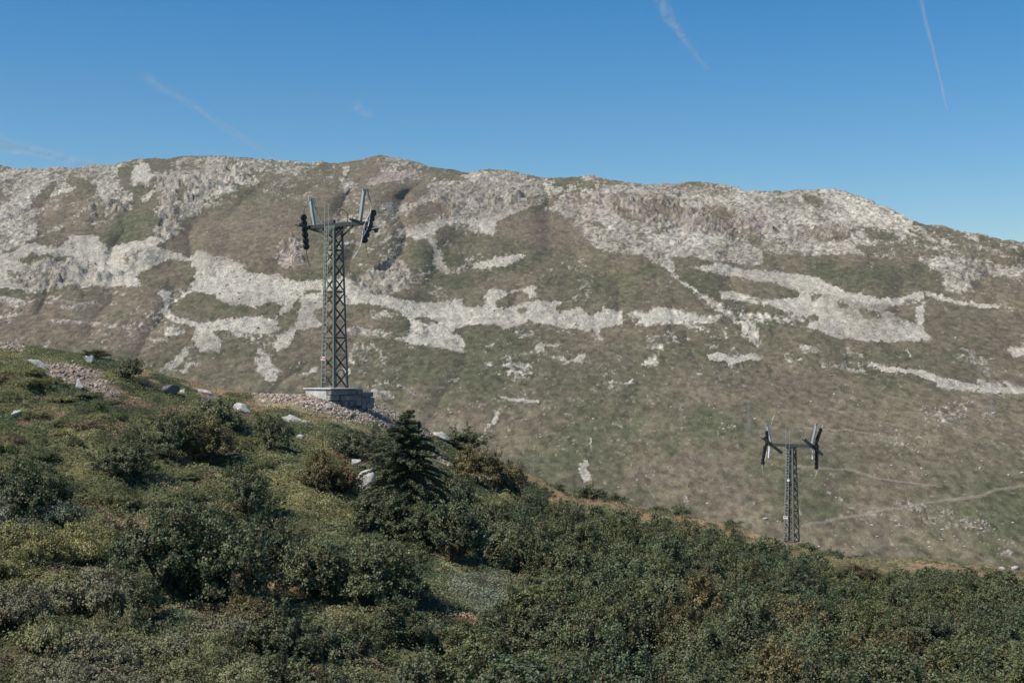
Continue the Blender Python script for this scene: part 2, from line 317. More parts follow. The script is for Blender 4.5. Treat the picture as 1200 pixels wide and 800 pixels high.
# coverage of stone: (value, polygon) painted in order; pixel coordinates of the photo, draped on the slope
def TL(x0, y0, k, items): return [(v, [(x0 + x / k, y0 + y / k) for x, y in pl]) for v, pl in items]
COVER = [
 (0.42, [(-420,180),(-60,180),(0,180),(400,170),(400,200),(372,222),(360,250),(340,262),(250,275),(187,285),(120,276),(56,283),(0,302),(-420,330)]),
 (0.45, [(400,170),(1700,170),(1700,330),(1200,322),(1137,326),(1111,311),(1081,304),(1025,300),(961,296),(894,300),(849,304),(800,304),(760,304),(692,290),(640,246),(572,274),(449,262),(440,240),(400,240)]),
 (0.40, [(400,240),(450,250),(470,330),(430,345),(400,336),(382,320),(384,260)]),
 (0.9, [(-420,330),(0,300),(0,338),(-420,380)]), (1.0, [(1199,454),(1400,470),(1400,478),(1199,461)]), (0.95, [(1199,405),(1290,412),(1290,420),(1199,416)]),
] + TL(0, 180, 5, [
 (.72,[(0,90),(300,75),(640,60),(770,60),(690,100),(690,190),(800,230),(740,300),(760,320),(700,350),(560,260),(480,200),(380,150),(300,170),(190,270),(180,310),(0,400)]),
 (.62,[(0,300),(200,300),(230,340),(210,480),(180,510),(0,590)]),
 (.08,[(180,270),(310,170),(350,180),(300,240),(240,320),(180,310)]),
 (.08,[(380,150),(440,135),(560,190),(560,240),(480,290),(330,320),(360,280),(470,215),(390,175)]),
 (.08,[(220,410),(310,340),(340,370),(300,440),(220,510)]),
 (.30,[(340,310),(560,250),(620,400),(600,460),(440,470),(350,530),(270,530),(280,490),(360,420)]),
 (.03,[(690,90),(790,70),(760,110),(780,190),(860,185),(980,130),(950,200),(890,350),(900,400),(860,470),(760,520),(650,550),(600,500),(620,430),(730,360),(790,280),(790,230),(690,190)]),
 (.80,[(830,260),(960,140),(985,150),(880,260),(830,280)]),
 (.95,[(760,100),(830,55),(880,60),(870,120),(970,120),(960,145),(860,185),(780,185),(765,150)]),
 (.10,[(830,45),(980,25),(960,70),(890,110),(870,60)]),
 (.85,[(985,130),(1090,110),(1100,170),(1030,200),(1040,310),(1000,400),(1060,400),(1040,460),(980,490),(910,470),(880,450),(940,400),(920,330),(940,230)]),
 (.72,[(1100,110),(1200,60),(1300,60),(1420,90),(1560,160),(1450,190),(1330,240),(1200,290),(1150,360),(1060,400),(1050,360),(1090,270),(1110,180)]),
 (.10,[(1030,200),(1110,180),(1080,280),(1040,290)]),
 (.60,[(980,60),(1200,15),(1560,10),(1560,60),(1300,60),(1200,100),(1090,110),(990,120)]),
 (.03,[(930,540),(1010,490),(1140,390),(1350,290),(1500,190),(1600,280),(1750,270),(1860,330),(1920,400),(1900,600),(1920,700),(1640,690),(1480,640),(1400,600),(1300,560),(1200,560),(1080,600),(1040,575)]),
 (1.0,[(0,600),(200,520),(330,550),(430,480),(560,480),(620,540),(640,560),(880,490),(1000,490),(920,545),(1000,580),(1100,600),(1200,590),(1200,640),(1000,620),(880,660),(810,710),(820,770),(440,780),(350,800),(0,790)]),
 (.72,[(40,680),(330,690),(400,740),(330,790),(60,780)]), (.75,[(700,580),(860,560),(860,600),(760,650),(700,640)]),
 (.15,[(100,615),(380,600),(450,605),(340,635),(130,635)]),
 (.05,[(820,700),(900,650),(980,625),(1100,640),(1150,700),(1140,750),(1020,790),(850,780),(800,740)]),
 (.10,[(440,780),(820,770),(900,800),(440,800)]),
]) + TL(180, 280, 5, [
 (1.0,[(0,60),(100,80),(190,110),(270,70),(340,100),(500,130),(520,180),(600,200),(730,200),(800,250),(1020,240),(1200,230),(1200,380),(1120,380),(1120,300),(900,300),(840,350),(800,400),(720,470),(740,520),(680,550),(600,560),(500,580),(430,530),(350,530),(390,600),(400,660),(270,670),(220,600),(240,520),(170,490),(90,480),(50,440),(70,370),(20,310),(90,280),(200,270),(250,230),(200,180),(230,130),(120,120),(0,150)]),
 (.05,[(100,440),(90,400),(160,340),(240,310),(340,320),(400,370),(480,380),(600,410),(700,370),(760,380),(740,420),(700,480),(650,460),(480,460),(380,470),(280,490),(150,465)]),
 (.35,[(80,330),(100,300),(180,260),(230,270),(150,330),(100,370)]),
 (.05,[(0,160),(80,125),(200,130),(250,200),(230,250),(120,290),(20,290),(0,290)]),
 (1.0,[(850,340),(1000,300),(1010,400),(950,440),(990,520),(850,530),(800,590),(780,640),(700,650),(690,620),(740,560),(820,520),(830,420),(860,400)]),
 (.06,[(740,500),(820,400),(840,440),(820,520),(760,545)]), (.20,[(900,300),(1000,295),(960,330)]), (.10,[(940,430),(1010,400),(1010,500),(980,500)]),
 (.90,[(600,640),(660,630),(640,680),(590,665)]), (.95,[(580,710),(660,680),(740,780),(740,830),(700,850),(600,780)]),
 (.90,[(240,620),(200,680),(120,760),(40,790),(60,750),(160,660),(220,620)]), (.95,[(150,780),(200,720),(290,720),(290,760),(220,740),(180,800)]),
 (.70,[(60,540),(200,520),(180,560),(80,570)]), (.70,[(700,60),(740,20),(860,0),(880,130),(850,160),(760,180),(700,110)]), (.80,[(880,790),(940,740),(960,760),(910,800)]),
 (.55,[(500,545),(640,550),(660,590),(560,590)]),
]) + TL(400, 180, 5, [
 (.90,[(140,190),(250,80),(340,110),(400,100),(400,140),(300,170),(200,190)]), (.60,[(160,50),(240,30),(340,30),(480,70),(440,110),(380,80),(200,60)]),
 (.70,[(0,160),(100,170),(100,220),(0,230)]), (.08,[(60,60),(220,60),(230,110),(120,180),(20,120)]),
 (.06,[(150,230),(240,170),(500,150),(560,200),(420,280),(300,290),(200,300),(160,280)]), (.25,[(480,80),(700,100),(700,150),(450,140)]),
 (.80,[(490,190),(540,170),(720,150),(1200,170),(1200,310),(1060,325),(930,380),(880,480),(840,460),(760,400),(640,410),(560,430),(500,470),(520,500),(460,500),(330,470),(320,430),(440,440),(600,380),(650,380),(610,330),(600,280),(480,280),(400,370),(390,340),(220,320),(240,300),(400,290),(520,240)]),
 (.70,[(720,110),(930,90),(1100,130),(1000,170),(720,150)]),
 (1.0,[(680,400),(930,360),(1060,310),(1120,310),(920,390),(880,480),(840,450),(760,430)]), (.90,[(220,320),(300,290),(410,290),(400,360),(240,330)]),
 (.95,[(410,410),(500,440),(620,380),(640,400),(520,500),(440,510),(330,460),(340,430),(420,450)]),
 (.08,[(410,310),(560,270),(610,310),(590,370),(480,410),(380,390),(400,340)]), (.04,[(910,400),(1080,320),(1280,350),(1440,400),(1450,500),(1400,560),(1200,560),(1000,570),(900,480)]),
 (.95,[(500,500),(560,500),(590,620),(640,700),(600,690),(530,640),(530,560)]), (.70,[(540,520),(620,490),(650,520),(640,550),(560,550)]), (.85,[(220,520),(280,480),(380,470),(380,485),(300,490),(230,530)]),
 (.60,[(290,510),(400,500),(420,560),(330,560)]), (1.0,[(760,670),(830,630),(960,600),(1100,595),(1040,620),(960,660),(860,670)]),
]) + TL(400, 300, 5, [
 (.88,[(60,130),(340,10),(420,110),(400,180),(300,220),(180,210),(80,190)]),
 (1.0,[(0,110),(60,150),(100,200),(300,240),(420,260),(540,270),(720,250),(720,300),(830,290),(840,230),(890,190),(960,200),(1120,170),(1140,190),(1130,230),(1050,200),(960,230),(890,270),(920,300),(1060,270),(1200,265),(1200,330),(1080,370),(1040,410),(950,440),(880,395),(700,410),(640,440),(690,460),(720,500),(700,530),(740,560),(700,570),(600,540),(300,490),(410,450),(400,380),(340,320),(200,290),(0,270)]),
 (.15,[(20,285),(200,290),(340,330),(390,390),(410,440),(340,440),(280,420),(60,420),(20,400)]), (.55,[(170,310),(320,330),(340,360),(200,370)]), (.75,[(20,420),(170,420),(280,450),(300,480),(180,470),(20,460)]),
 (.10,[(410,360),(500,350),(580,395),(500,400)]), (.10,[(440,410),(530,420),(490,440)]), (.20,[(420,440),(490,465),(440,460)]),
 (.06,[(640,440),(880,395),(940,410),(930,440),(860,500),(740,500),(700,480)]), (.06,[(890,270),(1000,215),(1070,220),(1110,240),(1050,270),(960,300),(920,310)]), (.20,[(1030,310),(1080,305),(1070,330),(1030,335)]),
 (.95,[(830,525),(910,500),(880,535)]), (.95,[(815,633),(890,610),(870,640)]), (.85,[(925,635),(980,625),(1020,670),(960,710),(990,660)]), (.95,[(1040,470),(1140,440),(1100,480)]), (.90,[(600,725),(690,710),(690,735)]), (.80,[(500,210),(600,180),(530,225)]),
]) + TL(620, 300, 5, [
 (1.0,[(0,270),(60,260),(190,265),(290,225),(240,260),(160,290),(150,330),(200,330),(300,310),(370,350),(470,310),(540,325),(540,400),(430,420),(400,450),(440,500),(390,500),(380,450),(290,425),(200,420),(130,400),(30,400),(0,360)]),
 (.85,[(100,435),(230,430),(280,450),(250,470),(220,440),(100,442)]), (1.0,[(0,180),(40,180),(30,230),(0,240)]),
 (.90,[(570,345),(620,320),(680,330),(780,260),(860,320),(1000,340),(1140,350),(1090,390),(900,390),(750,410),(620,400),(650,370)]), (.55,[(740,200),(820,210),(760,260),(735,240)]),
 (.85,[(650,0),(830,0),(860,50),(840,90),(960,190),(1090,260),(1200,350),(1200,370),(1080,320),(920,220),(840,110),(720,50)]),
 (1.0,[(15,515),(180,508),(180,520),(100,525),(90,570),(130,585),(100,585),(90,550),(20,540)]), (1.0,[(140,600),(210,590),(220,610),(290,600),(300,570),(330,575),(320,605),(370,625),(290,625),(150,610)]),
 (.85,[(690,520),(770,520),(775,555),(740,530),(700,540)]), (.90,[(640,630),(740,570),(760,640),(700,640)]), (.70,[(495,730),(560,740),(620,715),(600,745),(500,745)]), (.90,[(900,480),(955,475),(940,492)]),
 (.75,[(510,190),(560,160),(580,170),(550,205)]), (.90,[(480,40),(550,50),(540,75),(490,60)]), (1.0,[(1040,575),(1090,560),(1130,590),(1200,580),(1200,640),(1160,635),(1170,610),(1040,605)]),
 (.50,[(920,390),(1090,400),(1060,450),(930,440)]), (.50,[(1010,510),(1120,520),(1100,550),(1030,540)]), (.60,[(780,430),(870,440),(830,460)]), (.90,[(910,50),(1100,40),(1200,60),(1200,115),(1050,90)]), (.90,[(1110,205),(1200,230),(1200,250),(1100,240)]),
]) + TL(720, 200, 5, [
 (.84,[(0,60),(700,70),(960,130),(1200,110),(1500,130),(1750,270),(1700,420),(1500,470),(1200,500),(860,490),(880,560),(700,540),(580,520),(340,500),(330,560),(280,570),(170,500),(0,480),(-130,450),(-280,280),(-400,230),(-290,130),(-240,220)]),
 (.50,[(0,130),(240,130),(520,190),(640,210),(740,270),(860,380),(880,430),(740,420),(600,400),(500,350),(330,340),(260,370),(220,310),(120,300),(0,260)]),
 (.60,[(300,90),(440,70),(660,90),(700,130),(560,150),(330,150)]), (.30,[(1100,130),(1200,120),(1230,200),(1200,230),(1120,190)]), (.55,[(1000,330),(1200,320),(1370,340),(1370,400),(1200,430),(1070,430)]), (.30,[(910,330),(970,340),(950,390)]), (.45,[(120,370),(200,380),(150,420)]),
 (.10,[(1400,440),(1620,440),(1600,480),(1450,480)]), (.40,[(1450,330),(1650,340),(1640,420),(1480,400)]),
 (.08,[(340,505),(500,505),(590,540),(540,560),(440,560),(350,530)]), (.20,[(660,550),(760,540),(800,580),(720,585)]),
 (.06,[(0,480),(60,500),(160,500),(270,570),(340,600),(440,700),(520,780),(560,800),(0,800),(-110,600),(-110,480)]),
 (.06,[(360,570),(520,590),(640,620),(860,650),(960,660),(1080,700),(1090,730),(980,765),(900,750),(780,730),(620,700),(600,760),(480,700),(400,620)]),
 (.10,[(860,500),(950,495),(1200,530),(1200,610),(1110,625),(980,580),(890,560)]),
 (1.0,[(490,560),(600,560),(860,600),(1000,600),(1200,640),(1200,800),(1000,770),(1090,730),(1060,680),(860,650),(640,610)]), (1.0,[(610,710),(780,730),(860,760),(960,770),(1200,790),(1200,800),(840,790),(620,750)]),
 (.85,[(330,590),(400,640),(460,710),(560,760),(640,800),(600,800),(500,750),(420,690),(340,610)]),
]) + TL(840, 300, 5, [
 (1.0,[(0,60),(160,70),(300,85),(420,100),(570,120),(660,160),(740,210),(870,230),(980,250),(1100,240),(1200,200),(1200,260),(1110,250),(1070,290),(1100,380),(1180,400),(1200,420),(1200,500),(870,505),(660,465),(510,420),(560,370),(420,330),(320,290),(250,270),(30,220),(40,205),(300,250),(390,260),(500,230),(480,200),(360,165),(120,130),(0,100)]),
 (.08,[(0,100),(120,130),(350,165),(490,210),(480,235),(380,260),(300,250),(180,220),(30,205),(0,200)]), (.12,[(260,20),(600,10),(600,100),(510,120),(380,80)]),
 (.04,[(600,0),(1200,20),(1300,40),(1330,180),(1200,190),(1080,240),(960,245),(860,225),(740,200),(660,150),(570,115)]), (.25,[(760,50),(960,60),(900,100),(780,90)]), (.10,[(0,240),(120,260),(350,310),(340,325),(140,300),(130,340),(0,260)]),
 (.15,[(550,215),(620,220),(600,265),(560,260)]), (.15,[(710,270),(770,280),(760,305),(715,300)]), (.20,[(830,310),(940,320),(970,370),(900,375),(850,350)]), (.08,[(970,310),(1060,290),(1160,340),(1170,400),(1100,380)]), (.12,[(440,390),(540,380),(530,410),(460,405)]),
 (.55,[(130,330),(600,350),(590,375),(400,400),(240,400),(130,370)]), (.95,[(130,400),(200,380),(250,420),(260,470),(270,520),(220,515),(150,470)]),
 (1.0,[(0,565),(80,580),(200,565),(290,590),(240,605),(140,605),(60,640),(50,610),(0,615)]), (.85,[(480,520),(560,525),(630,570),(500,570)]), (.85,[(600,620),(700,640),(840,670),(900,690),(780,680),(620,645)]),
 (.35,[(700,560),(860,560),(960,680),(860,670),(740,620)]), (.95,[(870,630),(920,620),(980,650),(1100,655),(1200,680),(1200,720),(1130,700),(1050,675),(970,685)]), (.90,[(870,510),(920,525),(880,525)]),
]) + TL(960, 300, 4.446, [
 (.72,[(240,0),(700,20),(980,60),(1067,100),(1067,150),(960,110),(800,120),(740,200),(660,180),(640,90),(520,20)]),
 (1.0,[(540,180),(700,225),(830,245),(940,260),(945,285),(840,270),(700,250),(600,225)]), (1.0,[(400,225),(540,180),(560,215),(450,240)]), (1.0,[(500,275),(545,270),(550,370),(600,445),(480,440),(510,340)]),
 (.05,[(600,230),(840,270),(960,280),(1067,310),(1067,470),(960,470),(700,450),(600,430),(545,370),(550,280)]), (.60,[(740,210),(780,140),(790,160),(760,230)]), (.40,[(430,230),(500,220),(520,250),(500,270),(440,260)]),
 (.90,[(440,480),(480,520),(460,525)]), (.95,[(725,475),(770,475),(810,500),(780,500)]), (1.0,[(960,475),(1070,470),(1070,515),(1010,518)]),
 (1.0,[(330,575),(430,580),(560,600),(660,640),(780,650),(820,670),(830,650),(890,665),(950,660),(960,645),(1070,685),(1070,715),(860,718),(600,685),(610,660),(480,625),(370,605),(320,590)]),
 (.10,[(400,600),(480,610),(600,660),(560,680),(420,620)]), (.10,[(790,645),(840,660),(830,672)]), (.10,[(920,650),(980,670),(960,685)]), (.35,[(700,520),(800,520),(740,590),(700,570)]),
 (.35,[(930,0),(1100,20),(1100,90),(960,60)]),
])
COVER += [(1.0, [(682,536),(687,541),(690,548),(694,562),(684,566),(680,552)]), (0.95, [(580,477),(586,483),(584,492),(577,500),(567,513),(573,500),(578,492)])]
GREYS = [[(412,326),(468,302),(484,322),(480,336),(436,344)], [(498,218),(540,214),(640,214),(640,240),(590,252),(530,254)], [(780,216),(812,213),(852,218),(860,226),(800,230)], [(110,232),(150,236),(150,262),(100,250)],
         [(8,316),(66,318),(80,330),(12,336)], [(188,226),(206,228),(212,262),(190,262)], [(740,232),(760,240),(750,280),(722,270)], [(920,264),(994,268),(994,284),(934,286)], [(1100,312),(1150,312),(1180,326),(1112,330)], [(990,352),(1050,356),(1040,374),(980,364)], [(1010,360),(1060,370),(1052,380),(1000,372)], [(255,348),(290,362),(262,366)], [(310,388),(340,352),(380,350),(376,384)]]
STROKES = [  # value, half width, polyline
 (0.85, 1.8, [(60,375),(105,379),(135,383)]), (0.8, 2.2, [(75,360),(112,354)]), (0.8, 2, [(52,405),(57,400)]), (0.8, 4, [(0,352),(26,356)]),
 (0.5, 3.0, [(676,508),(673,518),(679,530)]), (0.5, 2.2, [(692,508),(689,518),(691,530)]), (0.3, 1.0, [(684,535),(686,538)]),
 (0.3, 1.0, [(568,513),(566,515)]), (0.45, 3.0, [(526,478),(533,492)]),
 (0.5, 3.0, [(808,552),(806,570),(803,590)]), (0.45, 2.4, [(500,466),(470,453),(452,448)]), (0.9, 1.6, [(630,470),(600,469),(588,466)]),
 (0.58, 5.0, [(440,462),(456,463)]), (0.33, 9.0, [(1060,590),(1150,620),(1180,640)]), (0.32, 16.0, [(1090,620),(1160,640)]), (0.28, 14.0, [(1120,480),(1060,520)]),
]
PATHS = [(1.5, [(940,616),(958,612),(975,609),(1000,604),(1030,598),(1060,594),(1090,589),(1120,585),(1150,580),(1165,574),(1200,569),(1300,560)]),
         (1.1, [(925,545),(950,546),(980,549),(1000,550),(1030,560),(1060,565),(1105,570)]),
         (0.9, [(930,500),(1000,505),(1050,514)])]
GREEN = [(1.0, [(139,199),(157,217),(187,221),(184,259),(135,289),(127,277)]), (0.7, [(470,290),(560,300),(640,310),(560,340),(500,340)]),
         (0.8, [(950,310),(1060,310),(1105,330),(1040,345),(970,330)]), (0.7, [(330,310),(385,310),(385,328),(335,322)]), (0.6, [(200,345),(310,362),(270,371),(205,368)]),
         (0.8, [(726,452),(736,452),(752,490),(748,520),(738,500)]), (0.9, [(772,520),(786,520),(784,556),(778,568),(776,545)]), (0.6, [(740,500),(790,508),(788,520),(745,514)]),
         (0.5, [(820,465),(860,455),(870,500),(830,520),(800,500)]), (0.55, [(1020,420),(1140,400),(1200,425),(1200,440),(1080,425)]), (0.5, [(800,300),(850,330),(870,370),(840,372),(800,330)]),
         (0.6, [(870,540),(980,540),(1010,600),(930,610),(880,600)]), (0.5, [(620,480),(700,470),(680,560),(610,540)])]
BROWN = [(0.9, [(720,545),(770,535),(860,520),(850,560),(800,575),(730,570)]), (0.7, [(662,225),(750,225),(800,234),(875,247),(905,270),(894,285),(837,274),(800,264),(737,259),(681,251)]),
         (0.8, [(580,255),(655,251),(692,268),(690,288),(610,290)]), (0.6, [(200,280),(300,220),(360,260),(380,318),(290,318)]), (0.5, [(0,350),(180,345),(190,430),(0,400)]),
         (0.6, [(800,425),(1000,440),(980,500),(800,470)]), (0.6, [(407,191),(445,191),(509,212),(437,236)])]
CLIFF = [[(927,268),(997,268),(997,283),(950,287),(930,283)], [(690,228),(800,234),(875,247),(905,268),(894,285),(837,274),(800,264),(720,255)],
         [(407,326),(440,310),(475,307),(482,330),(449,345)], [(326,281),(352,281),(362,302),(345,314)], [(188,215),(218,212),(212,262),(190,270)],
         [(35,300),(120,305),(150,330),(60,340),(20,325)], [(500,225),(620,225),(600,246),(520,250)], [(150,215),(290,190),(300,205),(220,235)],
         [(95,235),(150,235),(150,260),(105,262)], [(860,375),(900,385),(930,430),(1000,434),(940,415),(880,410)], [(1115,318),(1165,318),(1165,345),(1120,342)]]

def inpoly(px, py, poly):
    res = np.zeros(px.shape, bool)
    xs = [p[0] for p in poly]; ys = [p[1] for p in poly]
    bb = (px >= min(xs)) & (px <= max(xs)) & (py >= min(ys)) & (py <= max(ys))
    if not bb.any(): return res
    x = px[bb]; y = py[bb]; ins = np.zeros(x.shape, bool)
    n = len(poly)
    for i in range(n):
        x1, y1 = poly[i]; x2, y2 = poly[(i + 1) % n]
        if y1 == y2: continue
        c = ((y1 > y) != (y2 > y)) & (x < (x2 - x1) * (y - y1) / (y2 - y1) + x1)
        ins ^= c
    res[bb] = ins
    return res

def near_line(px, py, pts, w):
    res = np.zeros(px.shape, bool)
    for (x1, y1), (x2, y2) in zip(pts[:-1], pts[1:]):
        bb = (px >= min(x1, x2) - w) & (px <= max(x1, x2) + w) & (py >= min(y1, y2) - w) & (py <= max(y1, y2) + w)
        if not bb.any(): continue
        x = px[bb]; y = py[bb]; L2 = (x2 - x1) ** 2 + (y2 - y1) ** 2
        t = np.clip(((x - x1) * (x2 - x1) + (y - y1) * (y2 - y1)) / L2, 0, 1)
        d = np.hypot(x - x1 - t * (x2 - x1), y - y1 - t * (y2 - y1))
        res[bb] |= d < w
    return res

PYF = 720.0; Y0, Y1 = 560.0, 1700.0
def build_mountain():
    cx = np.concatenate([np.linspace(-420, -40, 90, endpoint=False), np.arange(-40, 1240, 1.1), np.linspace(1241, 1620, 90)])
    nr = 500
    t = np.linspace(0, 1, nr)
    ridge = np.interp(cx, _rx, _ry) + fbm(cx / 22.0, cx * 0, 4, 11) * 3.0 + fbm(cx / 4.5, cx * 0, 2, 12) * 1.2
    PX = np.repeat(cx[:, None], nr, 1)
    PY = PYF + (ridge[:, None] - PYF) * t[None, :]
    # depth: a mean plane made of terraces, knolls and steps, always rising away from us
    up = sstep(480, 320, PY)
    cl = np.zeros(PX.shape)
    wx = fbm(PX / 14, PY / 10, 3, 24) * 12; wy = fbm(PX / 14, PY / 10, 3, 25) * 8
    for poly in CLIFF: cl = np.maximum(cl, inpoly(PX + wx, PY + wy, poly) * 1.0)
    gy_ = np.zeros(PX.shape)
    for poly in GREYS: gy_ = np.maximum(gy_, inpoly(PX + wx, PY + wy, poly) * 1.0)
    inv = 1 / Y0 + (1 / Y1 - 1 / Y0) * t[None, :] * ((PYF - ridge) / (PYF - 190.0))[:, None]
    Yb = 1 / inv
    step = Yb ** 2 * (1 / Y0 - 1 / Y1) / (PYF - 190.0)         # metres of depth per pixel row
    qx = PX + (PY - 400) * (0.2 + 0.55 * np.tanh((620 - PX) / 160)) + fbm(PX / 80, PY / 60, 2, 27) * 60
    D = 0.0
    for lam, amp, sd, ax in ((150, 0.75, 210, 1.5), (58, 0.75, 220, 1.1), (24, 0.50, 230, 1.3), (11, 0.40, 240, 1.2)):
        xx = PX * 0.35 + qx * 0.65 if lam == 58 else PX
        th_ = {150: 0.25, 58: 0.0, 24: 0.12, 11: -0.1}[lam]
        nzv = vnoise((xx * math.cos(th_) + PY * math.sin(th_)) / (lam * ax) + 7, (PY * math.cos(th_) - PX * 0.5 * math.sin(th_)) / lam, sd)
        if lam < 100: nzv = 1 - np.abs(nzv * 2 - 1)
        D = D + amp * lam * 0.42 * (nzv - 0.5) * (0.45 + 0.55 * up) * (0.62 if lam < 40 else 1.0)
    D = D * step * 0.72
    YY = Yb + D * sstep(1.0, 0.93, t)[None, :]
    YY = np.maximum.accumulate(YY, axis=1) + np.arange(nr)[None, :] * 0.02
    X = (PX - HX) / F * YY; Z = (HY - PY) / F * YY
    ZW, YW, XW = Z, YY, X
    YC = Yb; XC = (PX - HX) / F * Yb
    # stone coverage
    wpx = PX + fbm(PX / 18, PY / 12, 4, 31) * 5 + fbm(PX / 4, PY / 2.4, 3, 32) * 5
    wpy = PY + fbm(PX / 18, PY / 12, 4, 33) * 3.5 + fbm(PX / 4, PY / 2.4, 3, 34) * 3
    cov = np.full(PX.shape, 0.10)
    cov = np.where(PY < 440, 0.20, cov)
    for v, poly in COVER: cov[inpoly(wpx, wpy, poly)] = v
    def blur(a, n):
        kk = np.ones(n) / n
        a = np.apply_along_axis(lambda r: np.convolve(np.pad(r, n // 2, mode='edge'), kk, 'valid'), 0, a)
        return np.apply_along_axis(lambda r: np.convolve(np.pad(r, n // 2, mode='edge'), kk, 'valid'), 1, a)
    hard = cov
    cov = 0.65 * cov + 0.35 * blur(cov, 5)
    cl = blur(cl, 5)
    sx = PX + fbm(PX / 9, PY / 6, 3, 35) * 4; sy = PY + fbm(PX / 9, PY / 6, 3, 36) * 3
    for v, hw, pl in STROKES: cov[near_line(sx, sy, pl, hw * 1.1)] = v
    nz = fbm(XC / 20, YC / 50, 6, 41, 0.68) * 1.15 + fbm(XC / 2.6, YC / 7.0, 2, 42) * 0.35
    lowf = fbm(XC / 130, YC / 260, 3, 43)
    fine = fbm(PX / 3.4, PY / 2.0, 3, 44, 0.6)
    thr = cov + nz * (1.0 - np.abs(cov - 0.5) * 0.45) + fine * 0.72 * (1.1 - np.abs(cov - 0.5)) + lowf * 0.12
    s = sstep(0.41, 0.68, thr)
    s = np.where(cov > 0.88, np.maximum(s, sstep(0.38, 0.62, thr)), s)
    # stray pale stones in the grass
    sp = vnoise(XC / 1.9, YC / 4.5, 51); dens = sstep(-0.05, 0.3, fbm(XC / 70, YC / 120, 3, 52))
    s = np.maximum(s, sstep(0.90 - 0.09 * dens, 0.97, sp) * 0.42)
    sp2 = vnoise(XC / 1.3 + 9, YC / 2.4, 57); s = np.maximum(s, sstep(0.95, 0.99, sp2) * 0.45)
    path = np.zeros(PX.shape, bool)
    px2 = PX + fbm(PX / 12, PY / 12, 2, 53) * 1.5; py2 = PY + fbm(PX / 14, PY / 9, 2, 54) * 2.5
    for hw, pl in PATHS: path |= near_line(px2, py2, pl, hw)
    # colours
    gx = PX + fbm(PX / 30, PY / 14, 4, 61) * 46; gy = PY + fbm(PX / 30, PY / 14, 4, 62) * 26
    gr = np.zeros(PX.shape); bn = np.zeros(PX.shape)
    for v, poly in GREEN: gr = np.maximum(gr, inpoly(gx, gy, poly) * v)
    for v, poly in BROWN: bn = np.maximum(bn, inpoly(gx, gy, poly) * v)
    gr = blur(gr, 9); bn = blur(bn, 9)
    q = fbm(XC / 60, YC / 110, 6, 63, 0.62); q2 = fbm(XC / 6, YC / 11, 4, 64, 0.7)
    gf = np.clip(0.40 + 0.10 * (1 - up) + q * 1.1 + q2 * 0.65 + gr * 0.55 - bn * 0.5, 0, 1)[..., None]
    brown = np.array((0.172, 0.140, 0.098)); green = np.array((0.098, 0.102, 0.056)); tan = np.array((0.225, 0.195, 0.125))
    grass = brown * (1 - gf) + green * gf
    tf = np.clip(0.25 + fbm(XC / 34, YC / 26, 6, 65, 0.72) * 1.9, 0, 1)[..., None] * (1 - gf) * 0.62
    grass = grass * (1 - tf) + tan * tf
    low = sstep(420, 500, PY)[..., None]
    grass = grass * (1 + 0.14 * low)
    grass = grass * (1 + 0.8 * fbm(XC / 2.6, YC / 5.0, 3, 66)[..., None] + 0.09 * rng.normal(size=XC.shape)[..., None])
    stone_l = np.array((0.500, 0.465, 0.375)); stone_g = np.array((0.310, 0.280, 0.222)); stone_r = np.array((0.30, 0.245, 0.205))
    sf = np.clip(0.47 + fbm(XC / 50, YC / 110, 4, 67) * 1.6 + cl * 0.25 + blur(gy_, 5) * 0.9 - sstep(0.8, 0.95, cov) * 0.30 + up * 0.12 * (cov < 0.9), 0, 1)[..., None]
    stone = stone_l * (1 - sf) + stone_g * sf
    rf = np.clip(bn * 1.1 + fbm(XC / 30, YC / 50, 3, 68) * 0.7 - 0.1, 0, 0.8)[..., None]
    stone = stone * (1 - rf) + stone_r * rf
    stone = stone * (1 + (0.55 + 0.9 * (cov < 0.9))[..., None] * fbm(XC / 2.4, YC / 5.0, 3, 69)[..., None])
    s3 = s[..., None]
    c = grass * (1 - s3) + stone * s3
    c = np.where(path[..., None], c * 0.48 + np.array((0.34, 0.29, 0.23)) * 0.52, c)
    c = np.clip(c * 0.82, 0.02, 0.8)
    # relief of the stones themselves
    rough = (0.25 + 1.3 * s * (1 + 0.6 * (cov < 0.9)) + 2.0 * cl)
    Z = Z + rough * (fbm(X / 7, YY / 12, 3, 71, 0.6) * 1.5 + cl * fbm(X / 18, YY / 22, 3, 72, 0.6) * 3.0) * sstep(0, 0.02, t)[None, :]
    V = np.stack([X, YY, Z], -1)
    # back of the ridge
    back = []
    for dy, dz in ((30, 6), (120, 40), (500, 200)):
        b = V[:, -1].copy(); f = (b[:, 1] + dy) / b[:, 1]; b[:, 0] *= f; b[:, 1] += dy; b[:, 2] -= dz; back.append(b)
    V = np.concatenate([V] + [b[:, None] for b in back], 1)
    C4 = np.concatenate([c, s3], -1); C4 = np.concatenate([C4] + [C4[:, -1:]] * 3, 1)
    nC, nR = V.shape[:2]
    idx = np.arange(nC * nR).reshape(nC, nR)
    fc = np.stack([idx[:-1, :-1], idx[1:, :-1], idx[1:, 1:], idx[:-1, 1:]], -1).reshape(-1, 4)
    me = mesh_np('mountain', V.reshape(-1, 3), fc, M['mountain'], True, {'col': C4.reshape(-1, 4)})
    o = link('mountain', me); tag(o, kind='structure')
    return dict(cx=cx, V=V[:, :nr], s=s, cov=cov, PY=PY, PX=PX, c=c, cl=cl)

MT = build_mountain()
def mpoint(px, py):
    """the point of the mountain seen at a photo pixel"""
    i = int(np.argmin(np.abs(MT['cx'] - px))); j = int(np.argmin(np.abs(MT['PY'][i] - py)))
    return MT['V'][i, j]

